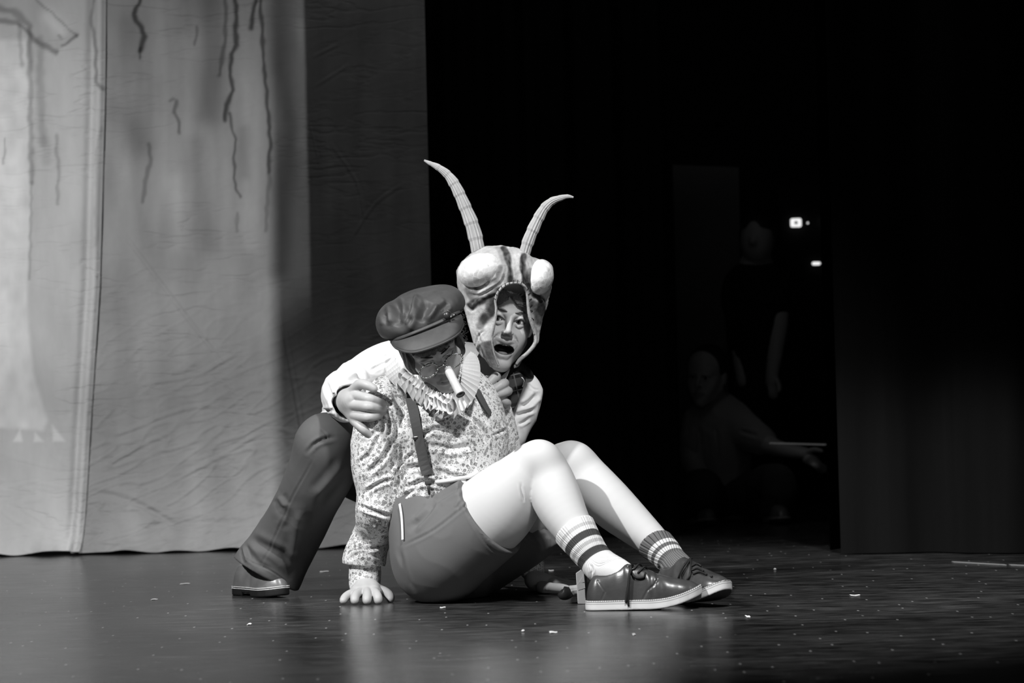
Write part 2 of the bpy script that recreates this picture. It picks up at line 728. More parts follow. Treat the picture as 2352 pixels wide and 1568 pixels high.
def bugeye_mat():
    m = M('white_faceted_eye_paint')
    v = m.n('ShaderNodeTexVoronoi', {'Vector': m.obj((1, 1, 0.7)), 'Scale': 60.0}, feature='DISTANCE_TO_EDGE')
    line = m.step(v.outputs['Distance'], 0.10, 0.02)
    c = m.n('ShaderNodeTexVoronoi', {'Vector': m.obj((1, 1, 0.7)), 'Scale': 60.0})
    sh = m.n('ShaderNodeSeparateColor', {0: c.outputs['Color']}).outputs[0]
    b = m.mix(line, m.math('MULTIPLY_ADD', sh, -0.25, 0.85), 0.86)
    m.bump(m.noise(m.obj(), 60, 4), 0.4, 0.005)
    return m.done(b, 0.45, 0.4)


BUGEYE = bugeye_mat()
ANTENNA = plain('pale_corrugated_card', 0.40, 0.6, 0.3, 0.25, 30)
RUFF = plain('white_pleated_paper', 0.82, 0.55, 0.3, 0.03, 20, 0)


def plaid():
    m = M('dark_plaid_wool')
    sp = m.n('ShaderNodeSeparateXYZ', {0: m.obj((1, 1, 1), (0, 0.2, 0))})
    x, z = sp.outputs[0], sp.outputs[2]
    fx = m.math('FRACT', m.math('MULTIPLY', x, 22.0)); fz = m.math('FRACT', m.math('MULTIPLY', z, 22.0))
    col = m.mix(m.step(fz, 0.48, 0.52), 0.012, 0.05)
    col = m.mix(m.math('MULTIPLY', m.step(fx, 0.48, 0.52), 0.5), col, 0.045)
    col = m.mix(m.math('MULTIPLY', m.step(fz, 0.2, 0.23), m.step(fz, 0.3, 0.27)), col, 0.13)
    col = m.mix(m.math('MULTIPLY', m.step(fx, 0.1, 0.13), m.step(fx, 0.2, 0.17)), col, 0.10)
    return m.done(col, 0.9, 0.1)


PLAID = plaid()
PAPER = plain('white_scrap', 0.8, 0.8, bump=0)
GLASS = None


def lens_mat():
    m = M('clear_lens')
    m.b.inputs['Alpha'].default_value = 0.06
    return m.done(0.8, 0.05, 0.5)


GLASS = lens_mat()


def eye_mat():
    m = M('eyeball')
    a = m.attr('paint')
    col = m.mix(m.step(a, 0.90, 0.89), 0.0, 0.0)
    col = m.mix(m.step(a, 0.80, 0.86), 0.62, 0.06)
    col = m.mix(m.step(a, 0.955, 0.97), col, 0.005)
    return m.done(col, 0.08, 0.5)


EYE = eye_mat()
TEETH = plain('teeth', 0.7, 0.3, bump=0)


def velvet(name, v, rough=0.95):
    m = M(name)
    n = m.noise(m.obj((1, 1, 0.05)), 14, 3)
    m.bump(m.noise(m.obj(), 300, 2), 0.2, 0.002)
    return m.done(m.math('MULTIPLY', m.math('MULTIPLY_ADD', n, 0.8, 0.6), v), rough, 0.02)


VELVET = velvet('black_velour', 0.006)
LEGVELVET = velvet('black_serge', 0.009)


def floor_mat():
    m = M('black_painted_stage_floor')
    o = m.obj()
    big = m.noise(m.obj((0.6, 1.0, 1)), 2.2, 4)
    streak = m.noise(m.obj((1.3, 3.2, 1)), 6.0, 5, 0.7)
    scr = m.noise(m.obj((2.2, 15.0, 1), (0, 0, 0.12)), 3.0, 2, 0.5)
    scratch = m.math('MULTIPLY', m.step(scr, 0.56, 0.64), m.step(m.noise(o, 5.0, 3), 0.46, 0.60))
    dust = m.n('ShaderNodeTexVoronoi', {'Vector': m.obj((1.0, 0.22, 1)), 'Scale': 17.0}, voronoi_dimensions='2D')
    rndm = m.n('ShaderNodeSeparateColor', {0: dust.outputs['Color']})
    fleck = m.math('MULTIPLY', m.step(dust.outputs['Distance'], 0.055, 0.035), m.step(rndm.outputs[0], 0.60, 0.62))
    base = m.math('MULTIPLY_ADD', streak, 0.16, m.math('MULTIPLY_ADD', big, 0.05, -0.074))
    base = m.mix(m.math('MULTIPLY', scratch, 0.5), base, 0.16)
    base = m.mix(m.math('MULTIPLY', fleck, 0.7), base, 0.45)
    rough = m.math('MULTIPLY_ADD', streak, 0.16, m.math('MULTIPLY_ADD', big, 0.10, 0.11))
    m.bump(m.math('MULTIPLY_ADD', streak, 0.5, m.noise(m.obj((8, 60, 1)), 6, 2)), 0.035, 0.004)
    return m.done(base, rough, 0.36)


FLOORM = floor_mat()


def drop_mat(name, crin=0.5):
    m = M(name)
    o = m.obj()
    base = m.math('MULTIPLY', m.attr('paint'), m.math('MULTIPLY_ADD', m.noise(m.obj((1, 1, 0.35)), 9.0, 5, 0.6), 0.5, 0.75))
    cr = m.noise(m.obj((1.0, 1, 4.0), (0, 0.38, 0)), 4.5, 3, 0.45)
    cr = m.math('ABSOLUTE', m.math('SUBTRACT', cr, 0.5))
    cr = m.math('MULTIPLY', m.step(cr, 0.0, 0.06), m.step(m.noise(o, 2.6, 2), 0.40, 0.66))
    m.bump(m.math('MULTIPLY_ADD', m.noise(o, 700, 1), 0.03, cr), crin, 0.006)
    return m.done(base, 0.85, 0.15)


DROP = drop_mat('painted_muslin', 0.55)
# ------------------------------------------------------------------ the setting
def quad(name, pts, m):
    return struct(link(name, pts, [[0, 1, 2, 3]], m, smooth=False))


floor = quad('floor', [(-6, -9, 0), (6, -9, 0), (6, 8, 0), (-6, 8, 0)], FLOORM)
WALLM = plain('black_painted_wall', 0.012, 0.9, 0.1)
quad('wall_back', [(-6, 7.5, 0), (6, 7.5, 0), (6, 7.5, 5), (-6, 7.5, 5)], WALLM)


def drop(name, xl, xr, Y, paint, depth, label, m, nu, nv, zt=2.45, wl=None):
    """hanging cloth: xl/xr give the left and right edge (metres) at height z"""
    z = np.linspace(0.0, 1.0, nv) ** 1.15 * zt + 0.004
    s = np.linspace(0, 1, nu)
    Sg, Z = np.meshgrid(s, z, indexing='ij')
    X = np.vectorize(xl)(Z) * (1 - Sg) + np.vectorize(xr)(Z) * Sg
    V = np.stack([X, np.full_like(X, Y), Z], -1).reshape(-1, 3)
    V[:, 1] += depth(V, Sg.ravel())
    V[:, 2] += 0.020 * np.clip(noise(np.column_stack([V[:, 0] * 7, V[:, 0] * 0 + Y * 9, V[:, 0] * 0])) + 0.35, 0, 1.2) * np.exp(-V[:, 2] / 0.04)
    Q = np.array(grid_faces(nu, nv))
    if wl:
        V = folds(V, Q, wl)
    q = proj(V)
    o = link(name, V, Q, m, attrs={'paint': paint(q)} if paint else None)
    if label:
        tag(o, label, 'backdrop')
    return o


def soft(q, poly, wd, pw=2):
    if len(poly) > 1 and wd < 12:
        q = q + np.column_stack([noise(np.column_stack([q / 22, q[:, :1] * 0 + k])) for k in (1.5, 8.5)]) * 4.0
        wd = wd * (1 + 0.45 * noise(np.column_stack([q / 26, q[:, :1] * 0 + 3.3])))
    d, _ = polydist(q, poly)
    return np.exp(-(d / wd) ** pw)


def edge_at(pts, Y):
    """x position of an edge drawn as photo points on the plane Y, as a function of height"""
    W = np.array([P(a, b, Y) for a, b in pts])
    o = np.argsort(W[:, 2])
    return lambda zz: float(np.interp(zz, W[o, 2], W[o, 0]))


YB = 3.22
LEFT_EDGE = edge_at([(242, -300), (242, 0), (240, 210), (228, 650), (205, 1000), (190, 1272)], YB)


def paint_main(q):
    n = noise(np.column_stack([q[:, 0] / 60, q[:, 1] / 160, q[:, 0] * 0]))
    v = np.full(len(q), 0.285) * (1 + 0.16 * n)
    top = np.clip((640 - q[:, 1]) / 120, 0, 1)
    v *= 1 + 0.10 * top * noise(np.column_stack([q[:, 0] / 22, q[:, 1] / 220, q[:, 0] * 0 + 4]))
    for poly, wd, a in [([(488, -200), (488, 130), (478, 260)], 34, 0.42), ([(452, 330), (462, 470), (480, 560)], 24, 0.24),
                        ([(640, -200), (645, 150), (668, 290), (655, 420), (640, 620)], 26, 0.42), ([(560, 300), (562, 400)], 14, 0.22),
                        ([(290, 60), (300, 330)], 46, 0.20), ([(420, -200), (415, 60)], 26, 0.18), ([(262, 255), (330, 330)], 34, 0.2)]:
        v *= 1 - a * soft(q, poly, wd)
    for poly, wd, a in [([(575, -200), (575, 560)], 20, 0.2), ([(690, 60), (690, 330)], 13, 0.28), ([(400, 420), (420, 560)], 26, 0.16)]:
        v *= 1 + a * soft(q, poly, wd)
    for poly, wd, a in [
        ([(345, -200), (330, -40), (318, 10), (308, 32), (314, 50), (326, 64), (329, 84), (324, 118)], 6.5, 0.75), ([(324, 110), (321, 134)], 3.5, 0.55),
        ([(540, -200), (541, 0), (543, 41), (543, 102), (531, 127), (527, 171), (537, 208), (522, 241), (516, 273)], 5.5, 0.75),
        ([(527, 261), (535, 302), (543, 318), (537, 371), (541, 429), (551, 453)], 3.2, 0.6), ([(546, 490), (543, 530)], 4, 0.3),
        ([(594, -200), (588, 0), (577, 65)], 6, 0.75), ([(600, -200), (600, 25), (604, 114), (610, 184), (614, 253), (622, 318), (618, 392)], 5, 0.7),
        ([(618, 400), (614, 469), (610, 530)], 5, 0.35), ([(518, -100), (518, 102), (502, 175)], 5, 0.5), ([(405, 232), (400, 258), (412, 283), (411, 304)], 4.5, 0.5),
        ([(340, 330), (347, 362), (336, 400), (328, 465)], 5, 0.4), ([(452, 62), (446, 104)], 3.5, 0.4), ([(388, 232), (400, 226)], 3, 0.35)]:
        v *= 1 - a * soft(q, poly, wd, 3)
    return v


def depth_main(V, s):
    z = V[:, 2]; x = V[:, 0]
    d = -0.10 * np.exp(-z / 0.085) - 0.016 * np.exp(-z / 0.05) * np.sin(x * 26 + 3 * np.sin(x * 7))
    d += 0.006 * noise(np.column_stack([x * 3.0 + z * 1.2, z * 5 - x * 2.0, x * 0]))
    r = ridge(np.column_stack([(x * 0.9 + z * 0.42) * 5, (z - x * 0.42) * 17, x * 0 + 2]), 1.3)
    low = np.clip((1.25 - z) / 0.8, 0.15, 1)
    d -= 0.011 * low * np.clip(r - 0.55, 0, 1)
    r2 = ridge(np.column_stack([(x + z * 0.3) * 9, (z - x * 0.3) * 30, x * 0 + 9]), 1.3)
    d -= 0.006 * low * np.clip(r2 - 0.6, 0, 1)
    return d


CREASES = [([(268, 515), (400, 690), (532, 860)], 4, -0.004), ([(640, 700), (668, 850), (705, 1060)], 3, -0.004), ([(705, 260), (735, 380)], 2, -0.002),
           ([(230, 1075), (330, 1020), (400, 990)], 4, -0.004), ([(260, 1000), (420, 940), (520, 930)], 4, -0.004), ([(210, 1130), (300, 1150), (420, 1215)], 6, 0.006),
           ([(330, 880), (450, 860), (560, 800)], 4, -0.004), ([(420, 1090), (520, 1040), (610, 985)], 4, -0.004), ([(230, 1240), (420, 1200), (600, 1210)], 8, 0.005),
           ([(380, 560), (500, 572), (610, 566)], 3, -0.002), ([(680, 900), (720, 840), (780, 810)], 4, -0.004), ([(720, 130), (780, 100)], 3, -0.003),
           ([(720, 200), (800, 150)], 3, -0.003), ([(800, 560), (860, 470), (930, 420)], 3, -0.003), ([(760, 330), (820, 420), (840, 520)], 3, -0.003)]
main_drop = drop('painted_backdrop', lambda z: LEFT_EDGE(z) - 0.03, edge_at([(975, 0), (990, 650), (1004, 1260)], YB), YB,
                 paint_main, depth_main, 'wide painted cloth backdrop with dripping dark bark lines, hanging beside the black drape', DROP, 330, 420, wl=CREASES)


def paint_left(q):
    n = noise(np.column_stack([q[:, 0] / 50, q[:, 1] / 120, q[:, 0] * 0 + 7]))
    v = np.full(len(q), 0.50) * (1 + 0.05 * n)
    pil = [(-400, 100), (60, 90), (76, 200), (70, 500), (62, 700), (75, 850), (108, 965), (100, 990), (60, 985), (-400, 960)]
    d = polysd(q, pil)
    v *= 1 + 0.32 * np.clip(0.5 - d / 10, 0, 1) * (1 + 0.5 * noise(q[:, [0, 1, 1]] / np.array([25, 60, 40])))
    for tri in ([(30, 1014), (52, 1014), (46, 985)], [(78, 1014), (100, 1014), (80, 992)], [(122, 1013), (150, 1013), (120, 975)]):
        v *= 1 + 0.35 * np.clip(0.5 - polysd(q, tri) / 6, 0, 1)
    br = [(-300, -160), (20, -60), (85, 0), (178, 84), (132, 116), (98, 100), (60, 58), (-20, 30), (-300, 20)]
    db = polysd(q, br)
    v *= 1 - 0.12 * np.clip(0.5 - db / 8, 0, 1)
    v *= 1 + 0.35 * soft(q, [(110, 38), (140, 70)], 16)
    for poly, wd, a in [([(85, 0), (178, 84)], 2.5, 0.4), ([(178, 82), (142, 108)], 4, 0.5), ([(-300, 30), (-20, 44), (40, 52), (75, 84), (100, 106), (130, 119)], 6, 0.5),
                        ([(-100, 0), (30, 25), (70, 60)], 7, 0.4), ([(68, 70), (70, 200), (72, 420)], 6, 0.42), ([(45, 60), (50, 150)], 6, 0.3), ([(92, 90), (94, 240), (98, 330)], 9, 0.25),
                        ([(105, 320), (108, 370)], 12, 0.18), ([(128, 310), (135, 400), (134, 470)], 4, 0.3), ([(10, 320), (9, 375)], 2.5, 0.35), ([(136, 80), (140, 88)], 3, 0.4),
                        ([(222, -160), (216, 0), (210, 38), (220, 110), (222, 188), (240, 206)], 4.5, 0.45), ([(232, 295), (224, 340), (222, 560)], 5, 0.22), ([(72, 420), (68, 640)], 3, 0.3)]:
        v *= 1 - a * soft(q, poly, wd, 3)
    return v


def depth_left(V, s):
    z = V[:, 2]; x = V[:, 0]
    e = (1 - s) * 1.2
    d = -0.07 * np.exp(-z / 0.085) - 0.030 * np.exp(-z / 0.05) * np.sin(x * 30 + 2 * np.sin(x * 11))
    d += 0.02 * np.exp(-((e - 0.055) / 0.018) ** 2) + 0.020 * np.exp(-(e / 0.012) ** 2)
    r = ridge(np.column_stack([(x * 0.95 - z * 0.3) * 5, (z + x * 0.3) * 15, x * 0 + 5]), 1.3)
    d -= 0.006 * np.clip((0.75 - z) / 0.6, 0.0, 1) * np.clip(r - 0.5, 0, 1)
    d -= 0.03 * np.exp(-((x + 1.70) / 0.05) ** 2) * np.exp(-z / 0.05)
    return d


drop('painted_backdrop', lambda z: P(-420, 600, YB - 0.035)[0], edge_at([(242, -300), (242, 0), (240, 210), (228, 650), (205, 1000), (190, 1272)], YB - 0.035), YB - 0.035,
     paint_left, depth_left, 'lighter painted cloth drop at far left showing a pale clawed pillar and cut branch', DROP, 200, 360)


def curtain(name, a, b, ztop, amp, freq, m, label, nu=160, dz=0.004, ph=0.0, second=0.4):
    a = np.array(a[:2]); b = np.array(b[:2])
    L = np.linalg.norm(b - a); t = (b - a) / L; n = np.array([-t[1], t[0]])
    V = []
    for i in range(nu):
        s = i / (nu - 1) * L
        for z in np.linspace(dz, ztop, 14):
            k = amp * (0.75 + 0.25 * z / ztop)
            o = k * math.sin(s * freq + ph + 0.4 * math.sin(z * 0.8)) + second * k * math.sin(s * freq * 2.3 + 1 + ph)
            V.append([*(a + t * s + n * o), z])
    o = link(name, V, np.array(grid_faces(nu, 14)), m)
    if label:
        tag(o, label, 'curtain')
    return o


curtain('black_drape', P(955, 700, 3.45), P(1548, 700, 3.5), 3.2, 0.035, 30, VELVET, 'black pleated drape hanging between the painted backdrop and the backstage opening')
q0, q1 = F(1938, 1272), F(2560, 1305)
q1[1] = 1.75
curtain('leg_curtain', q0, q1, 3.0, 0.05, 13, LEGVELVET, 'black leg curtain at right with a thin lit front edge', nu=200, ph=-2.2, second=0.25)
a = F(1912, 1268) + np.array([0, 0.05, 0]); b = a + np.array([0.22, 0.35, 0])
curtain('leg_curtain', a, b, 3.0, 0.012, 40, VELVET, 'narrow dark curtain edge just behind the leg curtain with the lit edge', nu=60)

# unseen blades added before both backdrop lamps to cut the beams upright
def blade(lamp, tgt_px, Y, dist, width, height, side, tilt=None):
    L = np.array(lamp); T = P(*tgt_px, Y)
    d = T - L
    d = d / np.linalg.norm(d)
    r = np.cross(d, [0, 0, 1.0]); r /= np.linalg.norm(r)
    u = np.array([0, 0, 1.0])
    c = L + d * dist
    V, Fc = box((0, 0, 0), (width, height, 0.002))
    V = np.array(V)
    V[:, 0] += side * width / 2
    V = c + V[:, :1] * r + V[:, 1:2] * u + V[:, 2:] * d
    return V, Fc


for nm, lamp, tp, lb in (('beam_blocker', BACK_L, (636, 900), 'added unseen black blade cutting the right side of the backdrop beam'),
                         ('beam_blocker', TOP_L, (705, 300), 'added unseen black blade cutting the right side of the upper backdrop beam')):
    V, Fc = blade(lamp, tp, YB, 0.45, 0.5, 0.7, 1)
    tag(link(nm, V, Fc, DARKMETAL, smooth=False), lb, 'beam blocker')
# ------------------------------------------------------------------ figure helpers
def frame(f, u):
    f = np.array(f, float); f /= np.linalg.norm(f)
    u = np.array(u, float); u = u - f * (u @ f); u /= np.linalg.norm(u)
    return np.stack([np.cross(f, u), f, u], 1)      # columns: local x, forward, up


def head_field(mouth_open=0.0, smile=0.0):
    H = Field()
    j = mouth_open
    H.el((0, -0.008, 0.035), (0.077, 0.098, 0.090))
    H.el((0, 0.035, 0.045), (0.064, 0.058, 0.062), k=0.03)
    H.el((0, 0.032, -0.035), (0.060, 0.056, 0.075), k=0.03)
    for s in (-1, 1):
        H.rc((s * 0.052, 0.0, -0.055), (s * 0.011, 0.068, -0.103 - j * 0.02), 0.020, 0.017, k=0.03)
        H.el((s * 0.044, 0.055, -0.025), (0.021, 0.023, 0.018), k=0.025)
        H.el((s * 0.032, 0.066, -0.052), (0.020, 0.020, 0.024 + 0.004 * j), k=0.025)
        H.rc((s * 0.010, 0.089, 0.019), (s * 0.044, 0.073, 0.021), 0.008, 0.008, k=0.018)
    H.el((0, 0.077, -0.110 - j * 0.014), (0.019, 0.018, 0.017), k=0.02)
    for s in (-1, 1):
        H.el((s * 0.031, 0.104, 0.000), (0.020, 0.0205, 0.0125), k=0.010, sub=True)
    H.rc((0, 0.090, 0.012), (0, 0.112, -0.028), 0.0068, 0.0090, k=0.012)
    for s in (-1, 1):
        H.el((s * 0.0105, 0.101, -0.033), (0.0070, 0.010, 0.0070), k=0.006)
        H.el((s * 0.0058, 0.106, -0.0405), (0.0036, 0.005, 0.0045), k=0.003, sub=True)
        # eyelids
        H.wchain([(s * 0.047, 0.074, 0.001, 0.003), (s * 0.040, 0.087, 0.009 + j * 0.0022, 0.0032), (s * 0.031, 0.0922, 0.0115 + j * 0.0026, 0.0032), (s * 0.021, 0.089, 0.008, 0.0034), (s * 0.014, 0.083, 0.001, 0.003)], k=0.004)
        H.wchain([(s * 0.047, 0.074, 0.001, 0.003), (s * 0.039, 0.084, -0.008, 0.003), (s * 0.030, 0.0885, -0.0098 - j * 0.001, 0.003), (s * 0.020, 0.086, -0.007, 0.003), (s * 0.014, 0.083, 0.001, 0.003)], k=0.004)
        H.el((s * 0.077, -0.008, -0.008), (0.009, 0.018, 0.030), k=0.008)
        # cheek crease
        H.wchain([(s * 0.020, 0.094, -0.038, 0.002), (s * 0.030 + s * 0.004 * j, 0.083, -0.060, 0.002), (s * 0.031 + s * 0.004 * j, 0.073, -0.083, 0.002)], k=0.006, sub=True)
    zt, zb = -0.066 + 0.007 * j, -0.079 - 0.021 * j
    wd = 0.024 + 0.004 * smile * (1 + j)
    H.el((0, 0.078 - j * 0.008, (zt + zb) / 2), (0.034, 0.020, 0.024 + 0.010 * j), k=0.02)
    H.wchain([(-wd, 0.080, zt - 0.005 + 0.009 * smile, 0.003), (-0.010, 0.0955 - j * .004, zt + 0.001, 0.0042), (0, 0.097 - j * .004, zt - 0.001, 0.0042), (0.010, 0.0955 - j * .004, zt + 0.001, 0.0042), (wd, 0.080, zt - 0.005 + 0.009 * smile, 0.003)], k=0.006)
    H.wchain([(-wd, 0.079, zt - 0.006, 0.003), (-0.012, 0.0925 - j * 0.004, zb, 0.0045), (0, 0.095 - j * 0.004, zb - 0.002, 0.0048), (0.012, 0.0925 - j * 0.004, zb, 0.0045), (wd, 0.079, zt - 0.006, 0.003)], k=0.006)
    if j > 0:
        H.el((0, 0.094, (zt + zb) / 2 - 0.002), (wd - 0.003, 0.040, 0.0145 * j), k=0.003, sub=True)
    else:
        H.wchain([(-wd, 0.088, zt - 0.006, 0.0012), (0, 0.104, zt - 0.0075, 0.0014), (wd, 0.088, zt - 0.006, 0.0012)], k=0.002, sub=True)
    return H, zt, zb, wd


def head_mesh(c, Mx, neck_to, mouth_open=0.0, smile=0.0, h=0.0017, stubble=0):
    H, zt, zb, wd = head_field(mouth_open, smile)
    nt = (np.array(neck_to) - c) @ Mx
    H.rc((0, -0.022, -0.055), nt, 0.052, 0.056, k=0.025)
    H.post = None
    V, Q = mesh_sdf(H, h, (-0.1, -0.13, -0.19), (0.1, 0.15, 0.14))
    V = relax(V, Q, 1, 0.4)
    paint = np.ones(len(V))
    j = mouth_open
    q = V[:, [0, 2]]
    front = V[:, 1] > 0.05
    up, _ = polydist(q, [(-wd, zt - 0.005 + 0.009 * smile), (-0.010, zt + 0.001), (0, zt - 0.001), (0.010, zt + 0.001), (wd, zt - 0.005 + 0.009 * smile)])
    lo, _ = polydist(q, [(-wd, zt - 0.006), (-0.012, zb), (0, zb - 0.002), (0.012, zb), (wd, zt - 0.006)])
    lip = np.clip((0.0068 - np.minimum(up, lo)) / 0.002, 0, 1) * front
    paint *= 1 - 0.33 * lip
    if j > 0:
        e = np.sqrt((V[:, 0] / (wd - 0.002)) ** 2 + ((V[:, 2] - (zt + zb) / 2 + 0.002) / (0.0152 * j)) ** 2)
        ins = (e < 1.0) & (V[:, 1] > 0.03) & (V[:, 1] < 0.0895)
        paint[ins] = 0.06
    for s in (-1, 1):       # lash line and eye make-up
        d, _ = polydist(q, [(s * 0.047, 0.001), (s * 0.040, 0.007), (s * 0.031, 0.0095), (s * 0.021, 0.006), (s * 0.014, 0.001)])
        paint *= 1 - 0.75 * np.clip((0.0026 - d) / 0.0012, 0, 1) * (V[:, 1] > 0.06)
        d, _ = polydist(q, [(s * 0.047, 0.001), (s * 0.039, -0.007), (s * 0.030, -0.0088), (s * 0.020, -0.006)])
        paint *= 1 - 0.4 * np.clip((0.0024 - d) / 0.0012, 0, 1) * (V[:, 1] > 0.06)
    return V @ Mx.T + c, Q, paint


def eyeball(name, c, Mx, s, gaze, parent):
    bm = bmesh.new()
    bmesh.ops.create_uvsphere(bm, u_segments=32, v_segments=24, radius=0.0122)
    V = np.array([v.co[:] for v in bm.verts]); Fc = [[v.index for v in f.verts] for f in bm.faces]
    bm.free()
    g = np.array(gaze, float); g /= np.linalg.norm(g)
    a = (V / 0.0122) @ g
    # finer iris: rotate the pole to the gaze
    z = np.array([0, 0, 1.0]); ax = np.cross(z, g); sn = np.linalg.norm(ax); cs = z @ g
    if sn > 1e-6:
        R = np.array(Matrix.Rotation(math.atan2(sn, cs), 3, Vector(ax / sn)))
        V = V @ R.T
        a = (V / 0.0122) @ g
    V = V + np.array([s * 0.031, 0.0785, 0.001])
    return link(name, V @ Mx.T + c, Fc, EYE, parent, {'paint': a})


def brow(c, Mx, s, H, mat, parent, lift=0.0):
    pts = [(s * 0.012, 0.100, 0.020 + lift), (s * 0.026, 0.100, 0.0255 + lift), (s * 0.040, 0.088, 0.025 + lift), (s * 0.050, 0.076, 0.018 + lift)]
    V, Fc = tube([np.array(p) for p in pts], [0.0018, 0.0029, 0.0023, 0.0008], 8, 4, flat=(1.0, 0.8))
    V = np.array(V)
    Hf = H
    for _ in range(4):   # settle onto the skin
        d = Hf(V)
        V[:, 1] -= np.clip(np.mean(d) - 0.0005, -0.01, 0.01)
    return link('eyebrow', V @ Mx.T + c, Fc, mat, parent)


def hand_field(Fd, fingers, palm, k=0.006):
    """fingers: list of joint chains [(px,py,Y,r)]; palm: chains blended together"""
    for ch in palm:
        Fd.chain(ch, k=0.012)
    for ch in fingers:
        Fd.chain(ch, k=0.004)
    return Fd


def nails(ends, mat, parent):
    pass


def body_join(*parts):
    V, Q, A = [], [], []
    n = 0
    for v, q, a in parts:
        V.append(v); Q.append(np.array(q) + n); A.append(a)
        n += len(v)
    return np.concatenate(V), np.concatenate(Q), np.concatenate(A)


def cloth(name, fd, h, m, parent, fold=None, wr=0.0, wrs=14.0, wdir=(1, 1, 1), relax_it=1, attrs=None, lo=None, hi=None, seed=0.0):
    V, Q = mesh_sdf(fd, h, lo, hi)
    if relax_it:
        V = relax(V, Q, relax_it, 0.5)
    if wr:
        N = vnormals(V, Q)
        D = np.array(wdir)
        r = ridge(V * D * wrs + seed, 1.0)
        r2 = noise(V * D * wrs * 0.6 + 7.3 + seed)
        V = V + N * (wr * (r ** 2 - 0.4) + wr * 0.8 * r2)[:, None]
    if fold:
        V = folds(V, Q, fold)
    at = {k: f(V) for k, f in (attrs or {}).items()}
    return link(name, V, Q, m, parent, at), V, Q


def clip_plane(o, n):
    o = np.array(o, f32); n = np.array(n, f32); n = n / np.linalg.norm(n)
    return lambda p: (p - o) @ n


